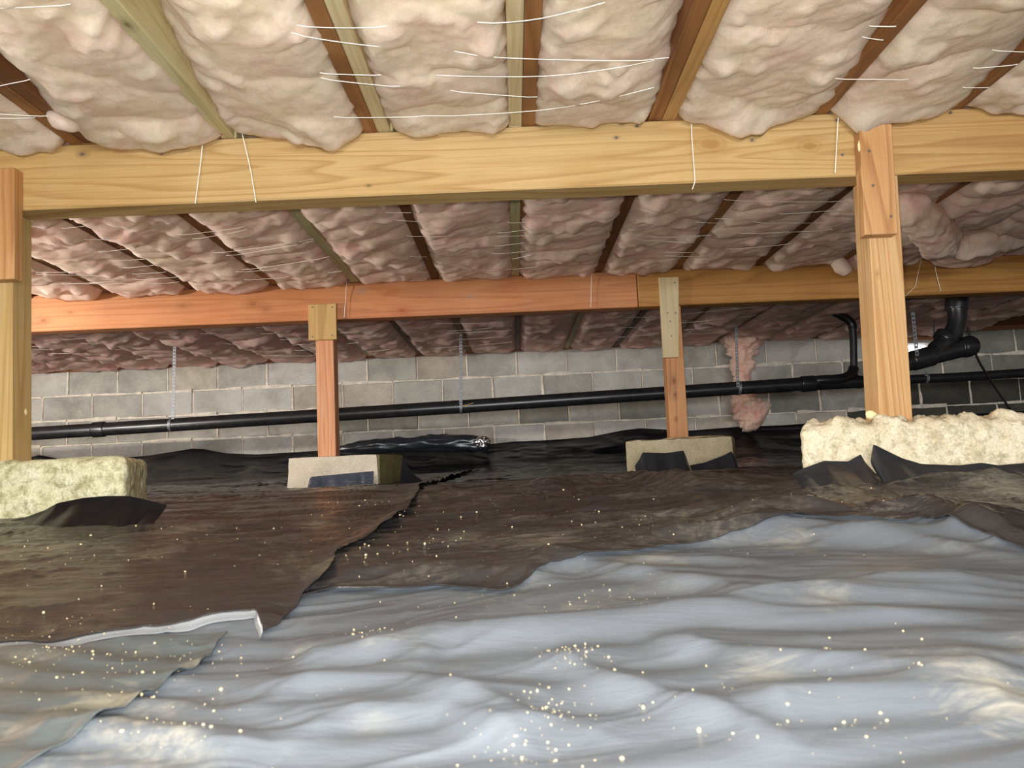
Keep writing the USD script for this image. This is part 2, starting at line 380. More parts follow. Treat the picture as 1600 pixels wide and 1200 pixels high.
film_mat('film_black_left', (0.027, 0.025, 0.026), (0.42, 0.39, 0.29), 0.47, 0.85, seed=2.6, amt=0.45, rough=(0.10, 0.22), bump=0.38, wscale=(2.0, 22.0, 8.0), patches=LP_, pk=0.95)
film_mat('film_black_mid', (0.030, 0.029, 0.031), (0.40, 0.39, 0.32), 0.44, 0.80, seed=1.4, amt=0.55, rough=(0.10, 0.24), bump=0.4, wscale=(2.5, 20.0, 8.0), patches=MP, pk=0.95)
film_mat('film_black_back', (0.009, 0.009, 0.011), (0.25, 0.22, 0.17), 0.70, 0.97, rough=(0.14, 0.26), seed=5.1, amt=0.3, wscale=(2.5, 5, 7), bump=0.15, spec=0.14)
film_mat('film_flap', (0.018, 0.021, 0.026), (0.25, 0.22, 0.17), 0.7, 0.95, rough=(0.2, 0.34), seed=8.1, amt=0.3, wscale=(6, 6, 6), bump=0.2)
film_mat('film_flap_shiny', (0.045, 0.058, 0.085), (0.25, 0.22, 0.17), 0.7, 0.95, rough=(0.10, 0.2), seed=8.4, amt=0.2, wscale=(9, 9, 20), bump=0.6)
plain('dirt', (0.12, 0.09, 0.06), 0.95, 0.1, nscale=14, namt=0.5, bump=0.6, bscale=40)
plain('abs_black', (0.014, 0.014, 0.015), 0.32, 0.5, nscale=20, namt=0.4, bump=0.03)
plain('cable_black', (0.02, 0.02, 0.02), 0.5)
plain('galvanised', (0.20, 0.21, 0.22), 0.55, 0.5, 0.7, nscale=60, namt=0.25)
plain('foil', (0.85, 0.86, 0.88), 0.22, 0.5, 1.0)
plain('wire_white', (0.86, 0.82, 0.72), 0.45)
plain('nail_steel', (0.16, 0.13, 0.11), 0.5, 0.4, 0.3)
plain('foam_cream', (0.80, 0.70, 0.38), 0.8, 0.2, nscale=40, namt=0.15, bump=0.4)
plain('crumb_pale', (0.62, 0.53, 0.32), 0.8, 0.2, nscale=30, namt=0.25)
plain('mortar', (0.80, 0.72, 0.60), 0.95, 0.1, nscale=18, namt=0.25, bump=0.6, bscale=90)
plain('vent_frame', (0.30, 0.26, 0.22), 0.6)


def concrete(name, ramp, spots, scale, bump=0.8, bscale=120, speck=(0.74, 1.08)):
    N = {'g': ('geometry', {}),
         'n1': ('noise_texture', {'scale': scale, 'detail': 7.0, 'roughness': 0.7, 'distortion': 0.2}),
         'r1': ('rgb_ramp', {'ramp': ramp}),
         'n2': ('noise_texture', {'scale': 190.0, 'detail': 3.0, 'roughness': 0.7}),
         'r2': ('rgb_ramp', {'ramp': [(0.3, (speck[0],) * 3), (0.65, (speck[1],) * 3)]}),
         'mx': ('mix', {'mix_type': 'multiply', 'fac': 1.0}),
         'mq': ('mapping', {'location': (4.4, 2.2, 1.1)}),
         'n3': ('noise_texture', {'scale': spots[0], 'detail': 8.0, 'roughness': 0.75, 'distortion': 0.25}),
         'r3': ('rgb_ramp', {'ramp': [(spots[1], (0, 0, 0)), (spots[2], (spots[3],) * 3)]}),
         'm3': ('mix', {'color2': spots[4]}),
         'nb': ('noise_texture', {'scale': bscale, 'detail': 5.0, 'roughness': 0.7}),
         'bp': ('bump', {'strength': bump, 'distance': 0.004}),
         'p': ('principled_bsdf', {'roughness': 0.92, 'specular_ior_level': 0.15})}
    L = [('g.position', 'n1.vector'), ('n1.fac', 'r1.fac'), ('g.position', 'n2.vector'), ('n2.fac', 'r2.fac'), ('r1.color', 'mx.color1'), ('r2.color', 'mx.color2'),
         ('g.position', 'mq.vector'), ('mq.vector', 'n3.vector'), ('n3.fac', 'r3.fac'), ('r3.color', 'm3.fac'), ('mx.color', 'm3.color1'), ('m3.color', 'p.base_color'),
         ('g.position', 'nb.vector'), ('nb.fac', 'bp.height'), ('bp.normal', 'p.normal')]
    mat(name, N, L)


concrete('block_light', [(0.3, (0.42, 0.395, 0.355)), (0.55, (0.57, 0.545, 0.495)), (0.75, (0.66, 0.635, 0.585))], (2.4, 0.52, 0.75, 0.6, (0.24, 0.225, 0.19)), 4.0)
concrete('block_grey', [(0.3, (0.33, 0.315, 0.275)), (0.55, (0.48, 0.46, 0.41)), (0.75, (0.57, 0.55, 0.495))], (2.4, 0.50, 0.72, 0.65, (0.19, 0.18, 0.15)), 4.0)
concrete('block_warm', [(0.3, (0.38, 0.335, 0.275)), (0.55, (0.54, 0.485, 0.41)), (0.75, (0.66, 0.60, 0.52))], (2.9, 0.52, 0.72, 0.5, (0.22, 0.19, 0.15)), 4.5)
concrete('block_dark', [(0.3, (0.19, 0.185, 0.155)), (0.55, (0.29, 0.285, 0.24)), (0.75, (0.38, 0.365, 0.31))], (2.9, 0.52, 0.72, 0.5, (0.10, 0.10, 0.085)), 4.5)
concrete('block_darkest', [(0.3, (0.05, 0.05, 0.042)), (0.55, (0.085, 0.082, 0.066)), (0.78, (0.15, 0.125, 0.085))], (3.5, 0.6, 0.75, 0.4, (0.20, 0.15, 0.08)), 5.0)
concrete('pier_moss', [(0.3, (0.55, 0.54, 0.34)), (0.5, (0.64, 0.62, 0.42)), (0.7, (0.72, 0.71, 0.55))], (34.0, 0.47, 0.62, 0.85, (0.25, 0.24, 0.11)), 14.0, bump=0.9, bscale=70)
concrete('pier_cream', [(0.3, (0.62, 0.55, 0.38)), (0.5, (0.70, 0.63, 0.46)), (0.7, (0.74, 0.70, 0.56))], (38.0, 0.49, 0.63, 0.8, (0.33, 0.30, 0.18)), 14.0, bump=0.9, bscale=70)
concrete('pier_board', [(0.3, (0.44, 0.39, 0.31)), (0.5, (0.54, 0.49, 0.40)), (0.7, (0.58, 0.54, 0.45))], (9.0, 0.56, 0.75, 0.6, (0.30, 0.24, 0.15)), 6.0, bump=0.5)
concrete('pier_tan', [(0.3, (0.34, 0.29, 0.18)), (0.5, (0.44, 0.38, 0.25)), (0.7, (0.52, 0.46, 0.33))], (12.0, 0.52, 0.7, 0.7, (0.22, 0.18, 0.10)), 6.0, bump=0.6)
concrete('pier_green', [(0.3, (0.15, 0.13, 0.055)), (0.5, (0.20, 0.18, 0.08)), (0.7, (0.27, 0.24, 0.12))], (20.0, 0.52, 0.7, 0.6, (0.09, 0.08, 0.035)), 9.0, bump=0.7)
mat('wall_plain', {'g': ('geometry', {}), 'br': ('brick_texture', {'scale': 1.0, 'color1': (0.40, 0.38, 0.34), 'color2': (0.34, 0.32, 0.29), 'mortar': (0.46, 0.40, 0.32), 'brick_width': 0.4064, 'row_height': 0.2032, 'mortar_size': 0.006}),
                   'sx': ('separate_xyz', {}), 'ad': ('math', {'math_type': 'add'}), 'cx': ('combine_xyz', {}), 'p': ('principled_bsdf', {'roughness': 0.95})},
    [('g.position', 'sx.vector'), ('sx.x', 'ad.value1'), ('sx.y', 'ad.value2'), ('ad.value', 'cx.x'), ('sx.z', 'cx.y'), ('cx.vector', 'br.vector'), ('br.color', 'p.base_color')])

# ------------------------------------------------------------------ the setting
ZJ = 0.96                      # underside of the floor joists
YW = 6.35                      # face of the block wall
rng = random.Random(4)


def ground(x, y):
    """height of the soil that the film lies on"""
    z = np.interp(y, [-3, 0, 0.5, 1.0, 1.5, 2.0, 2.6, 3.2, 3.6, 4.2, 5.0, 5.5, 5.8, 6.35, 7], [-0.35, -0.335, -0.30, -0.235, -0.155, -0.095, -0.076, -0.076, -0.078, -0.070, -0.052, -0.035, 0.0, 0.05, 0.05])
    return z + 0.018 * (fbm(np.asarray(x) * 1.3, np.asarray(y) * 1.3, 0, 3, 11) - 0.5)


def floor_hit(px, py, extra=0.0):
    d = ray(px, py)
    t = np.linspace(0.3, 6.3, 1500)
    P = d[None] * (t / d[1])[:, None]
    below = P[:, 2] <= ground(P[:, 0], P[:, 1]) + extra
    k = int(np.argmax(below)) if below.any() else len(t) - 1
    return P[k]


xs = np.linspace(-5.2, 5.4, 130)
ys = np.linspace(-9.4, 6.5, 150)
GX, GY = np.meshgrid(xs, ys)
V = np.stack([GX, GY, ground(GX, GY) - 0.045], -1).reshape(-1, 3)
Vb = V.copy()
Vb[:, 2] = -0.6
q = grid_faces(len(ys), len(xs))
n0 = len(V)
i0 = np.arange(n0).reshape(len(ys), len(xs))
ring = np.r_[i0[0, :], i0[1:, -1], i0[-1, -2::-1], i0[-2:0:-1, 0]]
sk = np.array([(ring[k], ring[k - 1], ring[k - 1] + n0, ring[k] + n0) for k in range(len(ring))])
obj('floor', (np.vstack([V, Vb]), np.vstack([tri(q), tri(q[:, ::-1]) + n0, tri(sk)])), 'dirt', smooth=True, kind='structure', label='brown soil under the black plastic film')
obj('ceiling', cbox(-5.2, 5.4, -9.4, 6.55, ZJ + 0.186, ZJ + 0.206), 'subfloor_ply', smooth=False, kind='structure', label='plywood subfloor above the joists')
obj('wall_left', cbox(-5.4, -5.2, -9.6, 6.55, -0.6, 1.17), 'wall_plain', smooth=False, kind='structure', label='concrete block wall on the left of the crawl space')
obj('wall_right', cbox(5.4, 5.6, -9.6, 6.55, -0.6, 1.17), 'wall_plain', smooth=False, kind='structure', label='concrete block wall on the right of the crawl space')
obj('wall_front', cbox(-5.4, 5.6, -9.6, -9.4, -0.6, 1.17), 'wall_plain', smooth=False, kind='structure', label='concrete block wall behind the photographer')

# --- the far block wall: every block a part, mortar between, a vent opening high on the right
wall = thing('wall_back', 'grey concrete block wall with squeezed-out mortar joints at the far end', None, (0, YW, -0.3), kind='structure')
PX, CH = 0.4130, 0.2032
WT = 0.952                     # top of the wall
VX0, VX1, VZ0, VZ1 = 3.10, 3.53, 0.775, 0.884
j0 = atY(729, 560, YW)[0]      # a head joint of the top course


def slope(x):
    return 0.0045 * (x)        # the courses run very slightly uphill to the right


def block(x0, x1, z0, z1, m):
    pr = rng.uniform(-0.0035, 0.0035)
    b = cbox(x0, x1, YW + pr, YW + 0.19, z0, z1, 0.006)
    v = np.array(b.vertices)
    v[:, 2] += slope(v[:, 0]) + rng.uniform(-0.0015, 0.0015)
    v[:, 1] += (v[:, 0] - (x0 + x1) / 2) * rng.uniform(-0.012, 0.012)
    return obj('concrete_block', (v, b.faces), m, wall, smooth=False)


mort = []


def bead(p0, p1, r, seed):
    """mortar squeezed out of a joint: a rough half-round ridge"""
    n = max(4, int(np.linalg.norm(np.subtract(p1, p0)) / 0.03))
    t = np.linspace(0, 1, n)[:, None]
    P = np.asarray(p0) * (1 - t) + np.asarray(p1) * t
    u = noise(P[:, 0] * 14, P[:, 2] * 14, seed, seed)
    w = noise(P[:, 0] * 5, P[:, 2] * 5, seed + 9, seed + 3)
    P = P + np.c_[(u - 0.5) * 0.006, -0.003 + 0 * u, (w - 0.5) * 0.008]
    rr = r * (0.35 + 1.1 * np.maximum(0, u * 0.6 + w * 0.9 - 0.35))
    return tube(P, rr, 6)


for c in range(5):
    z1 = WT - c * CH - (0.0 if c == 0 else 0.005)
    z0 = WT - (c + 1) * CH + 0.005
    off = j0 + (0.5 * PX if c % 2 else 0)
    for k in range(-11, 13):
        x0, x1 = off + k * PX + 0.005, off + (k + 1) * PX - 0.005
        if x1 < -4.6 or x0 > 5.0:
            continue
        xm = (x0 + x1) / 2
        if xm > 2.75 and c >= 2:  # far darker blocks low at the right end
            m = 'block_darkest'
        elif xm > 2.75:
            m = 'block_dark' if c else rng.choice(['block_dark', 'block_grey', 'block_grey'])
        elif c == 2:  # darker third course: shade below the pipe put into its colour
            m = rng.choice(['block_dark', 'block_grey', 'block_grey'])
        elif c == 3:
            m = rng.choice(['block_warm', 'block_warm', 'block_light', 'block_grey'])
        else:
            m = rng.choice(['block_light', 'block_light', 'block_grey', 'block_warm']) if xm < 1.2 else rng.choice(['block_light', 'block_grey', 'block_grey'])
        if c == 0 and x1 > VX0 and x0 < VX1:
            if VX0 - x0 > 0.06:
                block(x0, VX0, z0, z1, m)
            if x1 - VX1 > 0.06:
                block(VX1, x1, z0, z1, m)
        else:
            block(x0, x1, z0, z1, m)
        if rng.random() < 0.9 and not (c == 0 and VX0 - 0.05 < x1 < VX1 + 0.05):
            xj = x1 + 0.005
            mort.append(bead((xj, YW + 0.001, z0 + slope(xj) + 0.004), (xj, YW + 0.001, z1 + slope(xj) - 0.004), rng.uniform(0.005, 0.011), 10 * c + k + 50))
        if c:
            zz = z1 + 0.005
            mort.append(bead((x0, YW, zz + slope(x0)), (x1, YW, zz + slope(x1)), rng.uniform(0.009, 0.018), 31 * c + k + 90))
for x0, x1, z0, z1 in ((-4.7, VX0, -0.25, WT - 0.004), (VX1, 5.2, -0.25, WT - 0.004), (VX0, VX1, -0.25, VZ0)):
    b = trimesh.creation.box([x1 - x0, 0.17, z1 - z0])
    b.apply_translation([(x0 + x1) / 2, YW + 0.095, (z0 + z1) / 2])
    b = b.subdivide().subdivide()
    v = np.array(b.vertices)
    v[:, 2] += slope(v[:, 0]) * (v[:, 2] > 0)
    mort.append(trimesh.Trimesh(v, b.faces))
obj('mortar', trimesh.util.concatenate(mort), 'mortar', wall, smooth=40, kind='stuff', label='pale mortar squeezed out of the joints')
vent = thing('window_1', 'small foundation vent opening with daylight in the block wall', None, (3.3, YW, VZ0), kind='structure')
for a in ((VX0, VX1, VZ0, VZ0 + 0.012), (VX0, VX1, VZ1 - 0.012, VZ1 + 0.01), (VX0, VX0 + 0.012, VZ0, VZ1), (VX1 - 0.012, VX1, VZ0, VZ1)):
    obj('window_frame', cbox(a[0], a[1], YW - 0.004, YW + 0.17, a[2] + slope(3.3), a[3] + slope(3.3), 0.002), 'vent_frame', vent, smooth=False)
obj('lintel', cbox(VX0, VX1, YW + 0.002, YW + 0.15, VZ1 + 0.026, WT + 0.013, 0.003), 'sill_red', vent, smooth=False)
sill = cbox(-4.9, 5.2, YW + 0.012, YW + 0.152, WT + 0.001, WT + 0.039)
v = np.array(sill.vertices)
v[:, 2] += slope(v[:, 0])
obj('trim_1', (v, sill.faces), 'sill_red', smooth=False, kind='structure', label='red-brown sill plate on top of the block wall')
obj('trim_2', cbox(-4.9, 5.2, YW + 0.06, YW + 0.10, WT + 0.065, ZJ + 0.186), 'joist_dark', smooth=False, kind='structure', label='dark rim board above the sill plate')

# ------------------------------------------------------------------ beams, posts, piers


def beam(name, x0, x1, y0, mt, label):
    t = thing(name, label, 'beam', ((x0 + x1) / 2, y0 + 0.045, ZJ - 0.187))
    obj('timber', cbox(x0, x1, y0, y0 + 0.089, ZJ - 0.187, ZJ - 0.001, 0.004), mt, t, smooth=False)
    return t


B1A = beam('wooden_beam', -2.7, 1.043, b1y, 'beam_yellow_fir', 'long pale yellow timber beam across the front, strings hanging over its face')
B1B = beam('wooden_beam', 1.046, 3.4, b1y + 0.002, 'beam_tan_fir', 'tan timber beam at the upper right, butted to the pale front beam above the post')
jx = atY(996, 450, b2y)[0]
B2A = beam('wooden_beam', -3.9, jx - 0.0015, b2y, 'beam_orange_fir', 'orange-red knotty timber beam in the second row, left and middle')
B2B = beam('wooden_beam', jx + 0.0015, 4.4, b2y - 0.004, 'beam_brown_fir', 'brown timber beam in the second row, right of the joint')


def disc(cx, y, cz, r, depth=0.002):
    d = trimesh.creation.cylinder(radius=r, height=depth, sections=10)
    d.apply_transform(trimesh.transformations.rotation_matrix(math.pi / 2, [1, 0, 0]))
    d.apply_translation([cx, y, cz])
    return d


# nail and bolt heads driven into the front of the beams
for t, Y, pts in ((B1A, b1y, [(128, 241), (252, 240), (963, 215), (995, 197), (1175, 219), (1308, 188), (1316, 242)]), (B1B, b1y, [(1595, 174), (1485, 176)])):
    for p in pts:
        c = atY(*p, Y)
        obj('nail_head', disc(c[0], Y - 0.001, c[2], 0.0042), 'nail_steel', t, smooth=False)


def lean(m, z0, z1, dx):
    v = np.array(m.vertices)
    v[:, 0] += dx * (z1 - v[:, 2]) / (z1 - z0)
    return trimesh.Trimesh(v, m.faces, process=False)


def post(label, x0, x1, y0, z0, z1, dx, pm, cl, cm, nails, cleat_taper=0.0):
    t = thing('support_post', label, 'post', ((x0 + x1) / 2, y0 + 0.045, z0))
    obj('post_shaft', lean(cbox(x0, x1, y0, y0 + 0.089, z0, z1, 0.003), z0, z1, dx), pm, t, smooth=False)
    cx0, cx1, cz0, cz1, th, cdx = cl
    m = lean(cbox(cx0, cx1, y0 - th - 0.0005, y0 - 0.0005, cz0, cz1, 0.002), cz0, cz1, cdx)
    if cleat_taper:
        v = np.array(m.vertices)
        k = (cz1 - v[:, 2]) / (cz1 - cz0)
        v[:, 0] = np.where(v[:, 0] > (cx0 + cx1) / 2, v[:, 0] - cleat_taper * k, v[:, 0])
        m = trimesh.Trimesh(v, m.faces, process=False)
    c = obj('cleat', m, cm, t, smooth=False, label='short board nailed over post and beam')
    for px, py in nails:
        p = atY(px, py, y0 - th)
        obj('nail_head', disc(p[0], y0 - th - 0.001, p[2], 0.004), 'nail_steel', c, smooth=False)
    return t


RP = post('front right fir post with coarse striped grain and an orange cleat at its top', 1.018, 1.107, b1y + 0.002, 0.076, ZJ - 0.188, -0.024, 'post_fir',
          (0.993, 1.084, 0.592, 0.905, 0.038, -0.012), 'cleat_orange', [(1358, 236), (1364, 290), (1392, 338)])
LP = post('front left olive-brown post at the picture edge standing on the mossy pier', -1.469, -1.380, b1y, 0.066, ZJ - 0.188, 0.018, 'post_fir_olive',
          (-1.442, -1.353, 0.566, 0.882, 0.038, 0.008), 'cleat_orange', [])
post('pinkish post under the orange beam with a short square cleat on top', -0.973, -0.884, b2y, 0.088, ZJ - 0.188, 0.004, 'post_fir_pink',
     (-1.002, -0.862, 0.668, 0.850, 0.022, 0.0), 'cleat_ply', [(488, 480), (519, 480), (488, 526), (519, 524)])
post('reddish knotty post under the second beam with a long pale grey cleat', 0.772, 0.861, b2y, 0.113, ZJ - 0.188, -0.002, 'post_fir_red',
     (0.757, 0.857, 0.508, 0.915, 0.022, -0.003), 'cleat_grey', [(1054, 442), (1043, 489), (1056, 489), (1047, 502), (1049, 525)], 0.022)


def lump(center, r, seed, sq=(1, 1, 1), sub=3, amp=0.5):
    s = trimesh.creation.icosphere(sub, 1.0)
    v = np.array(s.vertices)
    n = fbm(v[:, 0] * 1.6 + seed, v[:, 1] * 1.6, v[:, 2] * 1.6, 3, seed)
    v = v * (1 + amp * (n - 0.5) * 2)[:, None] * r * np.array(sq) + np.array(center)
    return trimesh.Trimesh(v, s.faces, process=False)


c = atY(1361, 648, 2.096)
obj('foam_blob', lump(c, 0.010, 3, (1.3, 0.7, 1.1)), 'foam_cream', RP, smooth=True, label='cream blob of dried foam low on the post')
c = atY(1343, 228, 2.07)
obj('foam_blob', lump(c, 0.006, 5, (0.8, 0.7, 2.6)), 'foam_cream', RP, smooth=True, label='cream smear of dried foam beside the cleat')
c = atY(37, 644, 2.16)
obj('foam_blob', lump((-1.366, c[1], c[2]), 0.006, 8, (0.4, 0.9, 1.5)), 'foam_cream', LP, smooth=True, label='cream speck of dried foam')


def pier_mesh(corners, z0, z1, res, amp, seed, round_=0.02, taper=0.0, top_rough=0.0, lumpy=0.0):
    """rough cast block: a rounded box on four given corners, surface displaced by noise"""
    A, B, C, D = [np.array(c, float) for c in corners]
    w, d, h = np.linalg.norm(B - A), np.linalg.norm(D - A), z1 - z0
    nx, ny, nz = max(3, int(w / res)), max(3, int(d / res)), max(3, int(h / res))
    b = []
    faces, n0 = [], 0

    def patch(f, nu, nv, flip):
        nonlocal n0
        uu, vv = np.meshgrid(np.linspace(0, 1, nu + 1), np.linspace(0, 1, nv + 1))
        P = f(uu, vv).reshape(-1, 3)
        q = grid_faces(nv + 1, nu + 1)
        q = q[:, ::-1] if flip else q
        b.append(P)
        faces.append(tri(q) + n0)
        n0 += len(P)

    patch(lambda u, v: np.stack([u, v, 0 * u + 1], -1), nx, ny, False)
    patch(lambda u, v: np.stack([u, 0 * u, v], -1), nx, nz, False)
    patch(lambda u, v: np.stack([u, 0 * u + 1, v], -1), nx, nz, True)
    patch(lambda u, v: np.stack([0 * u, u, v], -1), ny, nz, True)
    patch(lambda u, v: np.stack([0 * u + 1, u, v], -1), ny, nz, False)
    U = np.vstack(b)
    S = (U - 0.5) * np.array([w, d, h])
    half = np.array([w, d, h]) / 2 - round_
    half[2] = h / 2 - round_
    core = np.clip(S, -half, half)
    dlt = S - core
    ln = np.linalg.norm(dlt, axis=1, keepdims=True)
    nrm = np.where(ln > 1e-9, dlt / np.maximum(ln, 1e-9), 0)
    S = core + nrm * np.minimum(ln, round_)
    W = S / np.array([w, d, h]) + 0.5
    tp = 1 + taper * (1 - W[:, 2:3])
    P2 = (A * ((1 - W[:, :1]) * (1 - W[:, 1:2])) + B * (W[:, :1] * (1 - W[:, 1:2])) + C * (W[:, :1] * W[:, 1:2]) + D * ((1 - W[:, :1]) * W[:, 1:2]))
    ctr = (A + B + C + D) / 4
    P2 = ctr + (P2 - ctr) * tp
    P = np.c_[P2, z0 + W[:, 2] * h]
    n = fbm(P[:, 0] * 22, P[:, 1] * 22, P[:, 2] * 22, 4, seed) - 0.5
    k = fbm(P[:, 0] * 6, P[:, 1] * 6, P[:, 2] * 6, 3, seed + 5) - 0.5
    ax = np.c_[(B - A)[None] / w, 0], np.c_[(D - A)[None] / d, 0], np.array([[0, 0, 1.0]])
    N = nrm[:, :1] * ax[0] + nrm[:, 1:2] * ax[1] + nrm[:, 2:3] * ax[2]
    P = P + N * (amp * (n * 1.3 + k))[:, None]
    if top_rough:
        edge = np.exp(-((P[:, 2] - z1) / 0.03) ** 2)
        bl = np.maximum(0, fbm(P[:, 0] * 26, P[:, 1] * 26, 0, 3, seed + 8) - 0.42)
        P[:, 2] += edge * bl * top_rough
    if lumpy:
        bl = np.abs(noise(P[:, 0] * 30, P[:, 1] * 30, P[:, 2] * 30, seed + 20) - 0.5) * 2
        P += N * (lumpy * (1 - bl) ** 2)[:, None]
    m = trimesh.Trimesh(P, np.vstack(faces), process=False)
    m.merge_vertices(digits_vertex=6)
    return m


FOOT = []


def pier(label, cat, corners, z0, z1, m, **kw):
    FOOT.append(Polygon(corners).buffer(-0.012))
    ct = np.mean(np.array(corners), axis=0)
    t = thing('concrete_pier', label, cat, (ct[0], ct[1], z0))
    obj('body', pier_mesh(corners, z0, z1, **kw), m, t, smooth=40)
    return t


pier('wide mossy yellow-green concrete pier under the left front post', 'concrete pier', [(-1.82, 1.93), (-0.968, 1.93), (-1.13, 2.38), (-1.85, 2.38)], -0.22, 0.064, 'pier_moss',
     res=0.0085, amp=0.006, seed=3, round_=0.022, lumpy=0.006)
pier('wide cream rough-topped concrete pier under the right front post', 'concrete pier', [(0.712, 1.93), (1.75, 1.90), (1.76, 2.36), (0.90, 2.38)], -0.22, 0.071, 'pier_cream',
     res=0.0085, amp=0.006, seed=7, round_=0.028, top_rough=0.06, lumpy=0.004)


def flat(px, py, Y):
    return tuple(atY(px, py, Y)[:2])


pl = [flat(451, 735, 3.66), flat(589, 735, 3.58), flat(627, 735, 3.98), flat(500, 735, 4.06)]
P2 = pier('pale board-marked concrete pier under the pinkish post', 'concrete pier', pl, -0.12, 0.086, 'pier_board', res=0.02, amp=0.004, seed=11, round_=0.006, taper=0.05)
# its right end face is darker and greenish: a thin slab over that side
A, B = np.array(pl[1]), np.array(pl[2])
dirv = (B - A) / np.linalg.norm(B - A)
nr = np.array([dirv[1], -dirv[0]])
q4 = [A + nr * 0.001 + dirv * 0.004, A + nr * 0.012 + dirv * 0.008, B + nr * 0.012 - dirv * 0.004, B + nr * 0.001 - dirv * 0.004]
obj('algae_face', pier_mesh([q4[0], q4[1], q4[2], q4[3]], -0.10, 0.085, 0.014, 0.004, 12, 0.004), 'pier_green', P2, smooth=40, label='darker greenish end face')
P3 = pier('low tan concrete pier under the reddish knotty post', 'concrete pier', [flat(978, 710, 3.66), flat(1146, 710, 3.60), flat(1150, 710, 4.05), flat(985, 710, 4.08)], -0.12, 0.101, 'pier_tan',
          res=0.02, amp=0.005, seed=15, round_=0.008, top_rough=0.02)
a = np.array([(0.75, 3.80), (0.96, 3.80), (1.045, 3.86), (0.95, 3.95), (0.75, 3.93)])
sh = trimesh.creation.extrude_polygon(Polygon(a), 0.010)
v = np.array(sh.vertices)
v[:, 2] += 0.1025
v[:, 2] += np.where(v[:, 0] > 0.9, 0.002, 0)
obj('wood_shim', (v, sh.faces), 'shim_wood', smooth=False, label='thin brown pointed wood shim under the reddish post', category='wood shim')

# ------------------------------------------------------------------ joists
JX0, JS = 0.058, 0.4064


def joist(name, x0, y0, y1, mt, label, w=0.038, dz=0.0):
    return obj(name, cbox(x0, x0 + w, y0, y1, ZJ + dz, ZJ + 0.184, 0.0025), mt, smooth=False, label=label, category='joist')


F = 'in the front bay of the ceiling'
YF = -1.98
joist('floor_joist', -1.640, YF, 2.185, 'joist_brown', 'brown joist beyond the left edge of the front bay')
joist('floor_joist', 1.665, YF, 2.185, 'joist_brown', 'brown joist beyond the right edge of the front bay')
joist('floor_joist', -1.225, YF, 2.185, 'joist_brown', 'light brown joist at the far left of the front bay, outer of the pair')
joist('floor_joist', -1.186, YF, 2.185, 'joist_dark', 'dark brown joist at the far left of the front bay, inner of the pair', dz=0.002)
joist('floor_joist', -0.795, YF, 2.185, 'joist_green', 'green-tinted pale joist with an oval knot running diagonally at the upper left')
joist('floor_joist', -0.392, YF, 2.185, 'joist_brown', 'brown mottled joist doubled with a pale one, left of the ceiling centre')
joist('floor_joist', -0.353, YF, 2.185, 'joist_pale', 'pale greenish joist fixed to the brown one left of the ceiling centre', dz=0.001)
joist('floor_joist', 0.020, YF, 2.185, 'joist_pale', 'pale greenish joist in the middle of the front bay, left of its brown twin', dz=0.001)
joist('floor_joist', 0.059, YF, 2.185, 'joist_brown', 'brown joist in the middle of the front bay, right of its pale twin')
joist('floor_joist', 0.418, YF, 2.185, 'joist_brown', 'dark reddish joist of the pair right of the ceiling centre', dz=0.003)
joist('floor_joist', 0.457, YF, 2.185, 'joist_amber', 'amber yellow joist of the pair right of the ceiling centre')
joist('floor_joist', 0.890, YF, 2.185, 'joist_brown', 'single brown joist in the front bay above the hanging string at the right')
joist('floor_joist', 1.275, YF, 2.185, 'joist_brown', 'rightmost single brown joist in the front bay')
S2 = [(-2.40, 'joist_dark', 'dark joist at the far left of the middle bay, beside the left post'), (-2.02, 'joist_brown', 'brown joist second from the left in the middle bay'),
      (-1.607, 'joist_dark', 'thin dark joist third from the left in the middle bay'), (-1.19, 'joist_brown', 'brown joist fourth from the left in the middle bay'),
      (-0.79, 'joist_green', 'greenish pale joist in the middle bay above the square cleat'), (-0.385, 'joist_dark', 'dark joist in the middle bay left of the centre'),
      (0.020, 'joist_green', 'greenish pale joist at the centre of the middle bay'), (0.44, 'joist_dark', 'dark joist in the middle bay just right of the centre'),
      (0.83, 'joist_brown', 'brown joist in the middle bay above the long grey cleat'), (1.24, 'joist_dark', 'broad dark joist in the middle bay left of the front right post'),
      (1.66, 'joist_brown', 'brown joist in the middle bay hidden by sagging batts right of the post'), (2.06, 'joist_amber', 'amber joist at the far right of the middle bay')]
for x, m, l in S2:
    joist('floor_joist', x, 2.102, 3.905, m, l)
joist('floor_joist', 0.059, 2.103, 2.98, 'joist_brown', 'short brown joist end lapped beside the centre joist of the middle bay')
joist('floor_joist', 0.479, 2.103, 2.74, 'joist_brown', 'short brown joist end lapped right of the centre in the middle bay')
joist('floor_joist', -0.346, 2.103, 3.0, 'joist_green', 'short pale joist end lapped left of the centre in the middle bay', dz=0.004)
S3 = [JX0 - 0.019 + JS * k for k in range(-10, 10)]
for k, x in enumerate(S3):
    joist('floor_joist', x, 3.83, YW - 0.01, ['joist_dark', 'joist_brown', 'joist_dark', 'joist_green'][k % 4], f'{ORD[k]} joist from the left in the far bay of the ceiling')

# ------------------------------------------------------------------ insulation batts between the joists


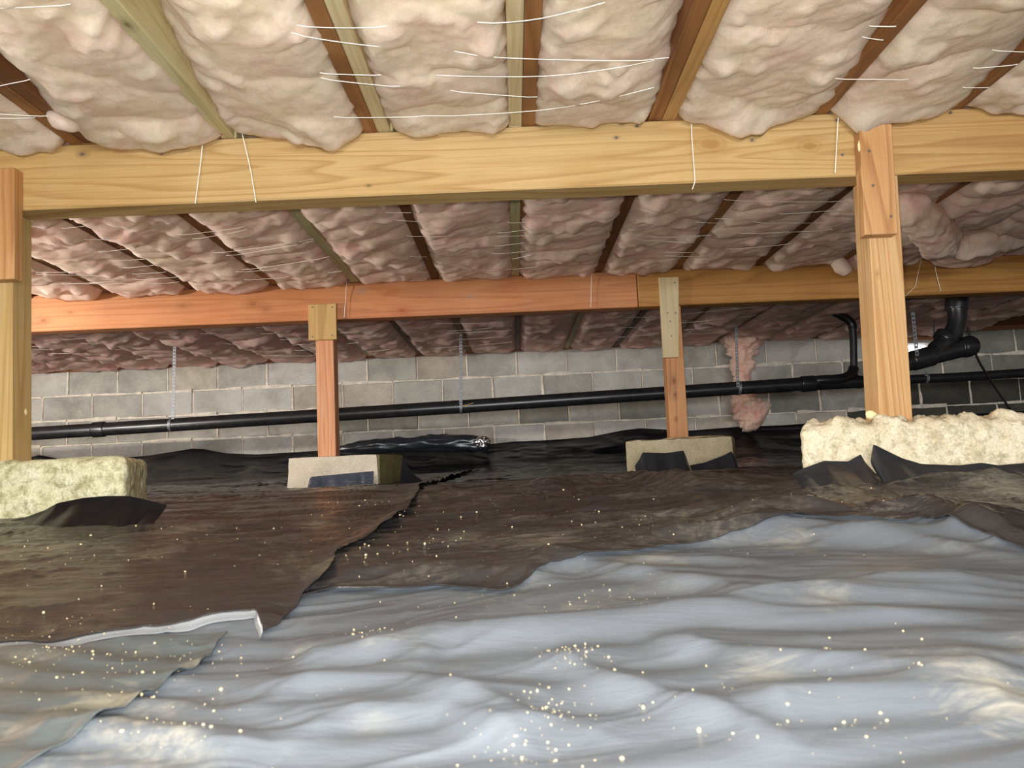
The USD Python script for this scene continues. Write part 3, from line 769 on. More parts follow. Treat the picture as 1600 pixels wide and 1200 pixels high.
def batt(label, x0, x1, y0, y1, mt, seed, res, sag=0.03, eL=0.03, eR=0.03, end=0.0, dense=None, overL=0.0, overR=0.0, wL=0.07, wR=0.07, tapered=0, fold=0.24, amp=0.03, group=None):
    """a fluffy batt: underside a grid of soft lobes and sharp creases, closed with sides and a top"""
    nx = max(8, int((x1 - x0) / res))
    ys = [y1]
    while ys[-1] > y0:
        st = res if dense is None or ys[-1] > dense else res * 5
        ys.append(max(y0, ys[-1] - st))
    ys = np.array(ys[::-1])
    u = np.linspace(0, 1, nx + 1)
    Ug, Yg = np.meshgrid(u, ys)
    Xg = x0 + (x1 - x0) * Ug
    a = np.array([seed * 3.17, seed * 1.31])
    big = fbm(Xg * 3 + a[0], Yg * 2.2 + a[1], 0, 3, seed)
    wx = fbm(Xg * 2.2 + a[0], Yg * 1.7, 5.0, 3, seed + 1)
    t = Yg / fold + 2.6 * (wx - 0.5) + 0.55 * (Ug - 0.5) * (1 if seed % 2 else -1)
    fr = t - np.floor(t)
    ly = np.floor(t)
    lamp = 0.35 + 1.0 * noise(ly * 7.7, Ug * 2.2 + a[1], 3.0, seed + 2)
    lob = (np.sqrt(np.maximum(0, 1 - (2 * fr - 1) ** 2))) * lamp
    t2 = Yg / (fold * 0.43) + 3.5 * (fbm(Xg * 5 + a[0], Yg * 4, 2.0, 3, seed + 4) - 0.5) + 1.4 * Ug
    lob2 = np.abs(np.sin(np.pi * t2)) * noise(Xg * 6 + a[0], Yg * 6, 1.0, seed + 6)
    fine = fbm(Xg * 24, Yg * 24, seed, 3, seed + 7) - 0.5
    tuft = np.maximum(0, fbm(Xg * 9 + a[1], Yg * 9, seed, 3, seed + 9) - 0.55)
    hang = sag * (0.3 + 1.2 * (big - 0.2)) + amp * lob + amp * 0.30 * lob2 + 0.010 * fine + 0.09 * tuft + 0.004 * (np.abs(noise(Xg * 38 + a[0], Yg * 60, seed, seed + 21) - 0.5) - 0.25)
    edge = np.minimum(Ug, 1 - Ug)
    e1 = np.interp(edge, [0, 0.035, 0.10, 0.5], [0.0, 0.62, 0.92, 1.0])
    up = eL * np.exp(-(Ug / wL) ** 2) + eR * np.exp(-((1 - Ug) / wR) ** 2)
    if tapered:
        up = up * (0.12 + 0.88 * sstep(0.05, 0.6, y1 - Yg))
    Z = ZJ + up - hang * e1
    # ragged lateral overlap onto the joists
    ov = (fbm(Yg * 6 + a[0], 0 * Yg + seed, 0, 3, seed + 12) - 0.5)
    Xg = Xg - overL * np.exp(-(Ug / 0.12) ** 2) * (0.4 + 1.6 * np.maximum(0, ov + 0.2)) + overR * np.exp(-((1 - Ug) / 0.12) ** 2) * (0.4 + 1.6 * np.maximum(0, ov * -1 + 0.2))
    jg = noise(Yg * 30 + a[0], 0 * Yg, seed, seed + 30) - 0.5
    Xg = Xg + 0.006 * fine + 0.016 * jg * (np.exp(-(Ug / 0.06) ** 2) + np.exp(-((1 - Ug) / 0.06) ** 2))
    # at the beam the batt droops over the front of it
    dr = np.exp(-((Yg - y1) / 0.06) ** 2)
    ragged = fbm(Xg * 4.5, 0 * Xg + seed, 1.0, 2, seed + 15)
    Z = Z - end * dr * np.maximum(0, ragged - 0.42) * 2.0 * sstep(0.0, 0.25, edge)
    V = np.stack([Xg, Yg, Z], -1).reshape(-1, 3)
    nr, nc = len(ys), nx + 1
    T = V.copy()
    T[:, 2] = ZJ + 0.15
    T[:, 0] = np.clip(T[:, 0], x0 + 0.002, x1 - 0.002)
    i0 = np.arange(nr * nc).reshape(nr, nc)
    ring = np.r_[i0[0, :], i0[1:, -1], i0[-1, -2::-1], i0[-2:0:-1, 0]]
    n0 = nr * nc
    tq = np.array([[n0, n0 + 1, n0 + 2, n0 + 3]])
    # sides
    R1 = T[ring]
    top = len(V) + np.arange(len(ring))
    Fq = [tri(grid_faces(nr, nc)[:, ::-1])]
    for k in range(len(ring)):
        k2 = (k + 1) % len(ring)
        Fq.append(np.array([[ring[k], ring[k2], top[k2]], [ring[k], top[k2], top[k]]]))
    ctr = len(V) + len(ring)
    for k in range(len(ring)):
        Fq.append(np.array([[top[k], top[(k + 1) % len(ring)], ctr]]))
    VV = np.vstack([V, R1, [[(x0 + x1) / 2, (y0 + y1) / 2, ZJ + 0.15]]])
    return obj('insulation_batt', (VV, np.vstack(Fq)), mt, smooth=True, label=label, category='insulation batt', group=group)


ROW1 = [(-1.60, -1.226), (-1.147, -0.796), (-0.756, -0.393), (-0.314, 0.019), (0.098, 0.417), (0.496, 0.889), (0.929, 1.274), (1.314, 1.664), (1.705, 2.06)]
P1 = [dict(sag=0.0, eL=0.02, eR=0.05, amp=0.018), dict(sag=0.010, eL=0.075, wL=0.16, eR=0.006, overR=0.008, overL=0.012, amp=0.022), dict(sag=0.006, eL=0.125, wL=0.24, eR=0.008, amp=0.018, overR=0.005),
      dict(sag=0.006, eL=0.03, eR=0.012, amp=0.018), dict(sag=0.008, eL=0.006, eR=0.07, wR=0.16, overR=0.004, amp=0.016), dict(sag=0.010, eL=0.012, eR=0.06, wR=0.15, overR=0.010, amp=0.02),
      dict(sag=0.012, eL=0.012, eR=0.06, wR=0.15, overL=0.006, overR=0.010, amp=0.02), dict(sag=0.01, eL=0.01, eR=0.03, amp=0.018), dict(sag=0.01, eL=0.02, eR=0.02, amp=0.018)]
ENDS = [0.0, 0.035, 0.05, 0.03, 0.005, 0.045, 0.06, 0.0, 0.0]
for k, ((x0, x1), p) in enumerate(zip(ROW1, P1)):
    batt(f'cream-pink fibreglass batt, {ORD[k]} from the left in the front bay', x0, x1, -1.95, b1y - 0.008 - (0.012 if ENDS[k] else 0), 'batt_cream', 20 + k, 0.0075, end=ENDS[k], dense=1.1, tapered=1, **p)
xs2 = [-2.75] + [s[0] for s in S2] + [2.46]
for k in range(len(xs2) - 1):
    x0, x1 = xs2[k] + (0.040 if k else 0), xs2[k + 1] - 0.002
    if abs(x0 - (0.06)) < 0.01:
        x0 = 0.062
    heavy = 1.9 if k >= 11 else 1.0
    batt(f'pink fibreglass batt, {ORD[k]} from the left in the middle bay', x0, x1, 2.20, b2y - 0.022, 'batt_mid_tint', 40 + k, 0.012, sag=0.010 * heavy, amp=0.017 * heavy, eL=0.015, eR=0.015,
         end=0.035 if k % 2 else 0.02, overL=0.006, overR=0.010, fold=0.17)
for k in range(len(S3) - 1):
    batt(f'rose-tinted pink fibreglass batt, {ORD[k]} from the left in the far bay', S3[k] + 0.040, S3[k + 1] - 0.002, 3.93, YW - 0.05, 'batt_far_tint', 60 + k, 0.018, sag=0.022 if k < 9 else 0.012,
         amp=0.026 if k < 9 else 0.018, eL=0.025, eR=0.025, overL=0.012, overR=0.016, fold=0.22)

# loose pieces of insulation


def fluff(path, radii, seed, n=36, m=56, amp=0.35):
    P = curve(path, m)
    t = np.linspace(0, 1, len(radii))
    r = np.interp(np.linspace(0, 1, m), t, radii)
    k_ = np.linspace(0, 1, m)
    r = r * np.minimum(1, np.sqrt(np.minimum(k_, 1 - k_) / 0.09) + 0.12)
    b = tube(P, r, n)
    v = np.array(b.vertices)
    ax = np.vstack([np.repeat(P, n, axis=0), P[0], P[-1]])
    d = v - ax
    k = fbm(v[:, 0] * 11, v[:, 1] * 11, v[:, 2] * 11, 4, seed) - 0.5
    k2 = np.abs(noise(v[:, 0] * 24, v[:, 1] * 24, v[:, 2] * 24, seed + 3) - 0.5)
    k3 = fbm(v[:, 0] * 40, v[:, 1] * 40, v[:, 2] * 40, 3, seed + 7) - 0.5
    v = ax + d * (1 + amp * 2.4 * k + 1.6 * amp * (k2 - 0.25) + 0.6 * amp * k3)[:, None]
    return trimesh.Trimesh(v, b.faces, process=False)


yp = 6.16
pts = [atY(1158, 505, yp), atY(1160, 530, yp), atY(1160, 560, yp), atY(1160, 590, yp), atY(1162, 620, yp), atY(1172, 645, yp - 0.02), atY(1190, 664, yp - 0.05)]
obj('insulation_scrap', fluff(pts, [0.20, 0.17, 0.095, 0.075, 0.085, 0.135, 0.13], 5, n=64, m=110, amp=0.42), 'batt_salmon', smooth=True,
    label='salmon pink column of loose insulation hanging down the wall behind the black pipe', category='insulation')
obj('insulation_scrap', fluff([atY(1490, 392, 3.35), atY(1530, 380, 3.35), atY(1570, 372, 3.35), atY(1600, 365, 3.4)], [0.05, 0.065, 0.06, 0.045], 9, amp=0.28), 'batt_mid_tint', smooth=True,
    label='rolled pink insulation end bulging below the batts at the far right', category='insulation')
obj('insulation_scrap', fluff([atY(1400, 312, 2.75), atY(1440, 345, 2.9), atY(1465, 372, 3.2), atY(1478, 392, 3.5)], [0.06, 0.075, 0.08, 0.05], 14, amp=0.3), 'batt_mid_tint', smooth=True,
    label='sagging pink insulation fold right of the front right post', category='insulation')
obj('insulation_scrap', fluff([atY(1303, 405, 3.74), atY(1315, 415, 3.74), atY(1326, 428, 3.745)], [0.03, 0.04, 0.03], 17, amp=0.3, m=30), 'batt_mid_tint', smooth=True,
    label='small pink tuft drooping over the brown beam beside the front right post', category='insulation')
obj('insulation_scrap', fluff([atY(80, 178, 1.92), atY(95, 190, 1.92), atY(110, 193, 1.94), atY(128, 188, 1.96)], [0.016, 0.024, 0.024, 0.016], 21, amp=0.3, m=30), 'batt_cream', smooth=True,
    label='cream tuft crossing the dark joists at the far left of the front bay', category='insulation')

# ------------------------------------------------------------------ black plastic film on the ground
crease = []      # (polyline xy, height, near width, far width)


def fold_line(pxpts, A, w0, w1):
    crease.append((np.array([floor_hit(*p)[:2] for p in pxpts]), A, w0, w1))


fold_line([(560, 1022), (700, 1016), (800, 1010), (1000, 985), (1190, 958), (1420, 925), (1640, 912)], 0.016, 0.05, 0.02)
fold_line([(760, 935), (850, 898), (1000, 866), (1060, 852), (1180, 845), (1330, 850), (1460, 862), (1640, 890)], 0.014, 0.03, 0.14)
fold_line([(1120, 842), (1250, 828), (1330, 822), (1440, 826), (1540, 850), (1660, 880)], 0.026, 0.045, 0.20)
fold_line([(800, 780), (900, 768), (1000, 760), (1080, 775), (1130, 790)], 0.022, 0.06, 0.16)
fold_line([(820, 905), (900, 895), (980, 905), (1150, 940), (1240, 945)], 0.010, 0.03, 0.10)
fold_line([(480, 915), (600, 905), (760, 912), (900, 920)], 0.010, 0.03, 0.10)
fold_line([(700, 1050), (560, 1040), (450, 1055)], 0.010, 0.03, 0.08)
fold_line([(350, 1130), (480, 1095), (640, 1085), (760, 1120), (860, 1160)], 0.011, 0.028, 0.06)
fold_line([(420, 1180), (560, 1135), (700, 1130), (800, 1170), (860, 1200)], 0.010, 0.025, 0.05)
fold_line([(850, 1040), (960, 1085), (1100, 1125), (1260, 1180)], 0.011, 0.03, 0.06)
fold_line([(1000, 1010), (1150, 1040), (1300, 1060), (1450, 1065), (1640, 1060)], 0.012, 0.03, 0.07)
fold_line([(1150, 1130), (1300, 1110), (1480, 1100), (1640, 1105)], 0.011, 0.03, 0.06)
fold_line([(0, 1170), (120, 1165), (300, 1180), (420, 1215)], 0.010, 0.03, 0.06)


def seg_dist(X, Y, line):
    """signed distance to a polyline (positive on its far side) and a fade towards its ends"""
    best = np.full(X.shape, 1e9)
    sgn = np.ones(X.shape)
    fade = np.zeros(X.shape)
    L = np.r_[0, np.cumsum(np.linalg.norm(np.diff(line, axis=0), axis=1))]
    for k in range(len(line) - 1):
        a, b = line[k], line[k + 1]
        d = b - a
        l2 = d @ d
        t = np.clip(((X - a[0]) * d[0] + (Y - a[1]) * d[1]) / l2, 0, 1)
        dx, dy = X - a[0] - t * d[0], Y - a[1] - t * d[1]
        D = np.hypot(dx, dy)
        s = np.where(d[0] * dy - d[1] * dx > 0, 1, -1) * np.sign(d[0] if abs(d[0]) > 1e-9 else 1)
        on = D < best
        best = np.where(on, D, best)
        sgn = np.where(on, s, sgn)
        tt = (L[k] + t * (L[k + 1] - L[k])) / L[-1]
        fade = np.where(on, np.minimum(1, np.minimum(tt, 1 - tt) / 0.15), fade)
    return best * sgn, np.maximum(fade, 0.0)


def wrinkles(X, Y, seed, amp=1.0):
    ang = 0.5 * (fbm(X * 0.9, Y * 0.9, seed, 2, seed) - 0.5) + 0.10
    c, s = np.cos(ang), np.sin(ang)
    A, B = X * c + Y * s, -X * s + Y * c
    w = fbm(X * 2.0, Y * 2.0, seed, 3, seed + 2) - 0.5
    r1 = 1 - np.abs(2 * noise(A * 1.7 + w, B * 7.0 + 2.5 * w, seed, seed + 3) - 1)
    r2 = 1 - np.abs(2 * noise(A * 3.5 + 2 * w, B * 17 + 3 * w, seed, seed + 4) - 1)
    r3 = 1 - np.abs(2 * noise(A * 9 + 2 * w, B * 40 + 3 * w, seed, seed + 5) - 1)
    act = 0.25 + 1.1 * fbm(X * 1.6, Y * 1.6, seed + 3, 3, seed + 6)
    arcs = np.sin(2 * np.pi * (B * 15 + 1.3 * np.sin(2.6 * X + 0.4) + 2.2 * w)) * sstep(0.34, 0.56, fbm(X * 2.3, Y * 3.1, seed + 5, 2, seed + 8)) * sstep(1.5, 0.9, Y)
    return 0.0042 * amp * arcs + amp * (0.013 * r1 ** 1.5 + 0.007 * act * r2 ** 2 + 0.0042 * act * r3 ** 3 + 0.012 * w)


def film_height(X, Y, seed=1, amp=1.0, creases=True):
    X, Y = np.broadcast_arrays(np.asarray(X, float), np.asarray(Y, float))
    far = np.interp(Y, [0.4, 1.0, 1.4, 2.0, 4.0], [0.6, 0.7, 1.05, 1.2, 1.4])
    Z = ground(X, Y) + wrinkles(X, Y, seed, amp) * far
    if creases:
        for line, A, w0, w1 in crease:
            lo, hi = line.min(0) - 0.6, line.max(0) + 0.6
            on = (X > lo[0]) & (X < hi[0]) & (Y > lo[1]) & (Y < hi[1])
            if not on.any():
                continue
            d, fd = seg_dist(X[on], Y[on], line)
            Z[on] += 1.45 * A * fd * np.where(d > 0, np.exp(-d / w1), np.exp(-(d / w0) ** 2))
    return Z


def lookup_sheet(Xg, Yg, Z, thick=0.002, top=None):
    """film surface with a little thickness: top grid, underside, rim"""
    nr, nc = Xg.shape
    V = np.stack([Xg, Yg, Z], -1).reshape(-1, 3)
    W = V.copy()
    W[:, 2] -= thick
    q = grid_faces(nr, nc)
    n0 = len(V)
    i0 = np.arange(n0).reshape(nr, nc)
    ring = np.r_[i0[0, :], i0[1:, -1], i0[-1, -2::-1], i0[-2:0:-1, 0]]
    sk = np.array([(ring[k], ring[k - 1], ring[k - 1] + n0, ring[k] + n0) for k in range(len(ring))])
    return np.vstack([V, W]), np.vstack([tri(q), tri(q[:, ::-1]) + n0, tri(sk)])


PIERS = FOOT


def cut_out(vf):
    """the film is cut away where a pier stands"""
    from shapely import contains_xy
    V, F_ = vf
    c = V[F_].mean(1)
    drop = np.zeros(len(F_), bool)
    for poly in PIERS:
        drop |= contains_xy(poly, c[:, 0], c[:, 1])
    F_ = F_[~drop]
    use = np.unique(F_)
    idx = np.zeros(len(V), int)
    idx[use] = np.arange(len(use))
    return V[use], idx[F_]


def yrows(y0, y1):
    y = [y0]
    while y[-1] < y1:
        y.append(y[-1] + max(0.0035, 0.0048 * y[-1]))
    return np.array(y)


# main sheet: the whole near floor
yr = np.r_[np.linspace(-1.0, 0.38, 20), yrows(0.40, 3.75)]
xr = np.unique(np.r_[np.linspace(-4.8, -1.6, 60), np.linspace(-1.6, -0.8, 130), np.linspace(-0.8, 0.8, 330), np.linspace(0.8, 1.8, 160), np.linspace(1.8, 5.0, 60)])
Xg, Yg = np.meshgrid(xr, yr)


def near_pier(X, Y):
    """film rises a little where it is tucked against the piers"""
    z = 0
    for cx, w, yf, h in ((-1.37, 0.42, 1.90, 0.010), (1.23, 0.52, 1.88, 0.035)):
        z = z + h * np.exp(-((Y - yf) / 0.10) ** 2) * sstep(w + 0.12, w - 0.05, np.abs(X - cx))
    return z


Zm = film_height(Xg, Yg) + near_pier(Xg, Yg)
MAIN = thing('plastic_sheet', 'large black plastic sheet with pale dust covering the foreground and right floor', 'plastic sheet', (0, 1.5, -0.3))
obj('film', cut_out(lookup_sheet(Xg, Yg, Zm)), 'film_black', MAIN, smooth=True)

# left sheet, lying on top, its free edge running diagonally and its front edge curled
edge_px = [(745, 738), (700, 748), (655, 768), (648, 788), (600, 830), (530, 870), (508, 905), (472, 935), (440, 966), (412, 978)]
E = np.array([floor_hit(*p, 0.02)[:2] for p in edge_px])[::-1]
fe_px = [(-900, 1075), (-400, 1040), (-200, 1010), (0, 990), (150, 983), (300, 968), (345, 960), (405, 956), (414, 978)]
FE = np.array([floor_hit(*p, 0.03)[:2] for p in fe_px])


def left_sheet():
    nv, nu = 330, 380
    v = np.linspace(0, 1, nv) ** 1.25
    u = 1 - (1 - np.linspace(0, 1, nu)) ** 1.6
    yb = 3.45
    # right edge param: from FE end to E end
    eL = np.r_[0, np.cumsum(np.linalg.norm(np.diff(E, axis=0), axis=1))]
    ex = np.interp(v * eL[-1], eL, E[:, 0])
    ey = np.interp(v * eL[-1], eL, E[:, 1])
    x_l = -3.6
    fx = x_l + (FE[-1, 0] - x_l) * u
    fy = np.interp(fx, FE[:, 0], FE[:, 1])
    Xg = x_l + (ex[:, None] - x_l) * u[None, :]
    Yg = fy[None, :] + (ey[:, None] - FE[-1, 1]) * 1.0
    Yg = fy[None, :] * (1 - v[:, None]) + (ey[:, None]) * v[:, None] + (ey[:, None] - (FE[-1, 1] * (1 - v[:, None]) + ey[-1] * v[:, None])) * 0.0
    # follow the edge exactly at u = 1
    base = Yg[:, -1:]
    Yg = Yg + (ey[:, None] - base) * (u[None, :] ** 3)
    jag = 0.006 * (fbm(Yg * 14, 0 * Yg, 0, 3, 5) - 0.5)
    Xg = Xg + jag * (u[None, :] ** 20) * 3
    Z = film_height(Xg, Yg, 1, 1.0, True)
    Z2 = film_height(Xg, Yg, 7, 0.75, False)
    Z = np.maximum(Z + 0.004, 0.35 * Z + 0.65 * Z2 + 0.012) + near_pier(Xg, Yg) * 0.8
    de = (ex[:, None] - Xg)
    curl = 0.012 * np.exp(-(de / 0.025) ** 2) * (0.4 + 1.2 * fbm(Yg * 7, 0 * Yg, 2, 3, 9))
    Z = Z + curl * sstep(0.05, 0.25, Yg - fy[None, :])
    kf = sstep(0.0, 0.22, Yg - fy[None, :])
    Z = Z * kf + (film_height(Xg, Yg, 1, 1.0, True) + 0.004) * (1 - kf)
    # front edge bends up then down: a rolled lip facing the photographer
    dfr = Yg - fy[None, :]
    xk = [FE[0, 0]] + [floor_hit(q_, 980, 0.03)[0] for q_ in (0, 150, 300, 345, 395)] + [FE[-1, 0]]
    lift = np.interp(Xg, xk, [0.001, 0.001, 0.004, 0.008, 0.008, 0.007, 0.0]) * sstep(0.16, 0.0, dfr)
    Z = Z + lift
    V, Fc = lookup_sheet(Xg, Yg, Z, 0.0015)
    # lip
    nl = 7
    a = np.linspace(0, 1, nl)
    Lx = np.repeat(Xg[0][None], nl, 0)
    Ly = Yg[0][None] - 0.012 * a[:, None] ** 1.2
    zf = film_height(Lx[-1], Ly[-1], 1, 1.0, True) + 0.004
    Lz = Z[0][None] - 0.002 + (zf - Z[0])[None] * a[:, None] ** 0.8
    lip = lookup_sheet(Lx, Ly, Lz, 0.0015)
    return (V, Fc), (lip[0], lip[1][:, ::-1])


LEFT = thing('plastic_sheet', 'black plastic sheet overlapping from the left with a loose diagonal edge', 'plastic sheet', (-1.4, 2.0, -0.2))
a, b = left_sheet()
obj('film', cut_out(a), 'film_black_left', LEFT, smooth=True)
obj('front_lip', b, 'film_lip_sheen', LEFT, smooth=True, label='curled front edge of the sheet with its sheen painted pale')

# a strip under it whose edge runs to the lower left corner
st_px = [(356, 992), (340, 1008), (300, 1048), (250, 1080), (200, 1116), (140, 1152), (70, 1186), (-40, 1240)]
ST = np.array([floor_hit(*p, 0.012)[:2] for p in st_px])
nv, nu = 150, 120
sl = np.r_[0, np.cumsum(np.linalg.norm(np.diff(ST, axis=0), axis=1))]
tv = np.linspace(0, sl[-1], nv)
ex, ey = np.interp(tv, sl, ST[:, 0]), np.interp(tv, sl, ST[:, 1])
u = 1 - (1 - np.linspace(0, 1, nu)) ** 1.5
Xs = -1.5 + (ex[:, None] + 1.5) * u[None, :] + 0.010 * (fbm(ey[:, None] * 18, 0, 0, 3, 3) - 0.5) * u[None, :] ** 12
Ys = np.repeat(ey[:, None], nu, 1) + 0.0 * Xs
Zs = film_height(Xs, Ys) + 0.004 + 0.005 * np.exp(-((ex[:, None] - Xs) / 0.015) ** 2)
V, Fc = lookup_sheet(Xs, Ys, Zs, 0.0015)
obj('plastic_sheet', (V, Fc[:, ::-1]), 'film_strip', smooth=True, label='black plastic strip in the lower left corner with a dusty diagonal edge', category='plastic sheet')

# a darker sheet beyond, its near edge wandering across the floor from the diagonal edge to the right
mid_px = [(462, 938), (520, 922), (600, 914), (700, 916), (790, 926), (830, 908), (860, 894), (1000, 866), (1060, 852), (1130, 843), (1250, 829), (1330, 823), (1440, 827), (1540, 851), (1660, 880), (1900, 935), (2600, 1010)]
ME = np.array([floor_hit(*p, 0.015)[:2] for p in mid_px])
xm = np.unique(np.r_[np.linspace(ME[0, 0] + 0.004, 1.9, 420), np.linspace(1.9, 4.6, 70)])
ye = np.interp(xm, ME[:, 0], ME[:, 1]) + 0.006 * (fbm(xm * 12, 0 * xm, 0, 3, 6) - 0.5)
vv = np.linspace(0, 1, 240) ** 1.3
Xm = np.repeat(xm[None], len(vv), 0)
Ym = ye[None] + (3.72 - ye[None]) * vv[:, None]
# the left border stays under the overlapping sheet's diagonal edge
xe = np.interp(Ym, E[:, 1], E[:, 0])
wl = np.exp(-((Xm - xm[0]) / 0.35) ** 2)
Xm = Xm + np.maximum(0, np.minimum(xe, 0.3) - 0.10 - Xm[0, 0]) * wl * 0.6
de = Ym - ye[None]
Zm2 = film_height(Xm, Ym) + near_pier(Xm, Ym) + 0.0035 + 0.006 * np.exp(-(de / 0.02) ** 2)
MID = thing('plastic_sheet', 'darker plastic sheet on the middle floor between the piers, wrinkled crosswise', 'plastic sheet', (1.0, 2.3, -0.1))
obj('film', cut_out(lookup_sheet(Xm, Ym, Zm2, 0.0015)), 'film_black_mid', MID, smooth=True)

# far sheet, climbing the foot of the block wall
top_px = [(-700, 742), (-300, 730), (40, 716), (60, 711), (100, 719), (150, 719), (230, 712), (300, 701), (318, 702), (350, 708), (400, 710), (470, 706), (530, 702), (600, 700), (700, 697), (765, 694),
          (800, 690), (850, 688), (920, 683), (975, 672), (1000, 669), (1075, 673), (1150, 667), (1230, 664), (1330, 656), (1430, 652), (1600, 642), (2000, 620)]
TP = np.array([atY(*p, 6.28) for p in top_px])


def far_sheet():
    xr = np.linspace(-4.9, 5.1, 500)
    tt = np.r_[np.linspace(0, 0.8, 110), np.linspace(0.8, 1, 60)[1:]]
    Xg, T = np.meshgrid(xr, tt)
    zt = np.interp(xr, TP[:, 0], TP[:, 2])[None]
    yb = 3.35
    Yf = yb + (5.80 - yb) * np.minimum(T / 0.8, 1)
    k = np.clip((T - 0.8) / 0.2, 0, 1)
    Y = Yf + 0.49 * np.sin(k * np.pi / 2) ** 0.8
    zg = film_height(Xg, Yf, 17, 0.8, False)
    Z = zg * (1 - k) + zt * k
    bul = (fbm(Xg * 1.8, k * 1.5, 2.0, 4, 31) - 0.45)
    Y = Y - np.sin(np.pi * np.clip(k * 1.02, 0, 1)) * (0.04 + 0.30 * np.maximum(0, bul))
    fol = 1 - np.abs(2 * noise(Xg * 3.5 + k * 1.2, k * 3, 0, 33) - 1)
    Y = Y - 0.05 * np.sin(np.pi * k) * fol ** 2
    Z = Z + 0.05 * np.maximum(0, fbm(Xg * 1.5, Yf * 1.3, 4.0, 3, 35) - 0.45) * np.sin(np.pi * np.clip((T - 0.2) / 0.75, 0, 1))
    return lookup_sheet(Xg, Y, Z, 0.002)


FAR = thing('plastic_sheet', 'black plastic sheet along the far floor climbing the foot of the block wall', 'plastic sheet', (0, 5, 0))
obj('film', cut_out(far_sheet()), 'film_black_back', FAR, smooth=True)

# a bunched roll of film in front of the wall, with a scrap of foil tape at its end
ry = 6.06
rp = [atY(528, 702, ry), atY(560, 699, ry), atY(620, 695, ry), atY(690, 692, ry), atY(745, 693, ry), atY(764, 697, ry)]
Pr = curve(rp, 60)
rr = np.interp(np.linspace(0, 1, 60), [0, 0.15, 0.5, 0.9, 1], [0.02, 0.045, 0.055, 0.06, 0.05])
b = tube(Pr, rr, 26)
v = np.array(b.vertices)
ax = np.vstack([np.repeat(Pr, 26, axis=0), Pr[0], Pr[-1]])
k = 1 - np.abs(2 * noise(v[:, 0] * 5, v[:, 1] * 30, v[:, 2] * 30, 3) - 1)
v = ax + (v - ax) * (0.85 + 0.4 * k ** 2 + 0.3 * (noise(v[:, 0] * 12, v[:, 1] * 8, v[:, 2] * 8, 6) - 0.5))[:, None]
obj('plastic_roll', (v, b.faces), 'film_flap', smooth=True, label='bunched roll of black plastic lying at the wall right of the pinkish post', category='plastic roll')
c = atY(753, 690, 5.97)
s = trimesh.creation.icosphere(3, 1.0)
v = np.array(s.vertices)
n = noise(v[:, 0] * 3.5, v[:, 1] * 3.5, v[:, 2] * 3.5, 4) + 0.6 * np.abs(noise(v[:, 0] * 9, v[:, 1] * 9, v[:, 2] * 9, 5) - 0.5)
v = v * (0.55 + 0.6 * n)[:, None] * np.array([0.06, 0.035, 0.045]) + c
obj('foil_tape', (v, s.faces), 'foil', smooth=False, label='crumpled silver foil tape scrap on the black plastic at the wall', category='foil tape')

# flaps of film cut and turned up around the piers


def flap(parent, tops, Yf, zb_fn, Yb, mt='film_flap', n=60, bow=0.02, label=None, th=0.002):
    """tops: pixels of the upper edge, at distance Yf; the flap runs down from there to the ground at Yb"""
    T = np.array([atY(px, py, Yf) for px, py in tops])
    s = np.r_[0, np.cumsum(np.linalg.norm(np.diff(T, axis=0), axis=1))]
    t = np.linspace(0, s[-1], n)
    tx, tz = np.interp(t, s, T[:, 0]), np.interp(t, s, T[:, 2])
    m = 16
    a = np.linspace(0, 1, m)[:, None]
    bx = tx
    by = np.full(n, Yb) + 0.012 * (noise(tx * 9, 0 * tx, 0, 3) - 0.5)
    bz = zb_fn(bx, by)
    Xg = np.repeat(tx[None], m, 0)
    Yg = Yf * (1 - a) + by[None] * a ** 1.6 * 1.0 + Yf * (a - a ** 1.6)
    Zg = tz[None] * (1 - a) + bz[None] * a
    wr = (noise(Xg * 22, Zg * 6, 0, 8) - 0.5) * bow * np.sin(np.pi * a)
    Yg = Yg - np.abs(wr) - 0.3 * bow * np.sin(np.pi * a)
    V, Fc = lookup_sheet(Xg, Yg, Zg, 0.0)
    V[m * n:, 1] += th
    return obj('pier_flap', (V, Fc), mt, parent, smooth=True, label=label)


zb = lambda x, y: film_height(x, y) + near_pier(x, y) - 0.012
zb2 = lambda x, y: ground(x, y) - 0.005
flap(LEFT, [(-70, 822), (0, 816), (40, 808), (70, 797), (90, 786), (130, 778), (165, 775), (200, 775), (225, 780), (260, 789)], 1.885, lambda x, y: zb(x, y) - 0.01, 1.70, n=90, bow=0.03, mt='film_black_back')
flap(MAIN, [(1238, 740), (1252, 733), (1288, 720), (1325, 721), (1345, 710), (1352, 722), (1366, 738), (1378, 745)], 1.885, zb, 1.76, n=70)
flap(MAIN, [(1361, 722), (1362, 712), (1365, 694), (1385, 704), (1410, 716), (1440, 725), (1500, 727), (1534, 723), (1560, 727), (1620, 722), (1680, 716)], 1.87, zb, 1.75, n=90)
flap(FAR, [(482, 756), (484, 747), (487, 745), (540, 740), (584, 736), (583, 754)], 3.545, zb2, 3.50, n=50, mt='film_flap_shiny', label='shiny turned-up flap on the pale pier')
flap(FAR, [(992, 728), (1000, 716), (1004, 707), (1040, 708), (1068, 704), (1073, 716), (1077, 728)], 3.56, zb2, 3.50, n=50)
flap(FAR, [(1078, 727), (1100, 723), (1130, 712), (1143, 705), (1149, 716), (1152, 728)], 3.56, zb2, 3.50, n=50)
flap(FAR, [(628, 714), (636, 728), (648, 742), (664, 754)], 3.80, zb2, 3.66, n=40)

# crumbs of foam and grit scattered on the film
rg = np.random.RandomState(12)
ico = trimesh.creation.icosphere(1, 1.0)
cv, cf, n0 = [], [], 0


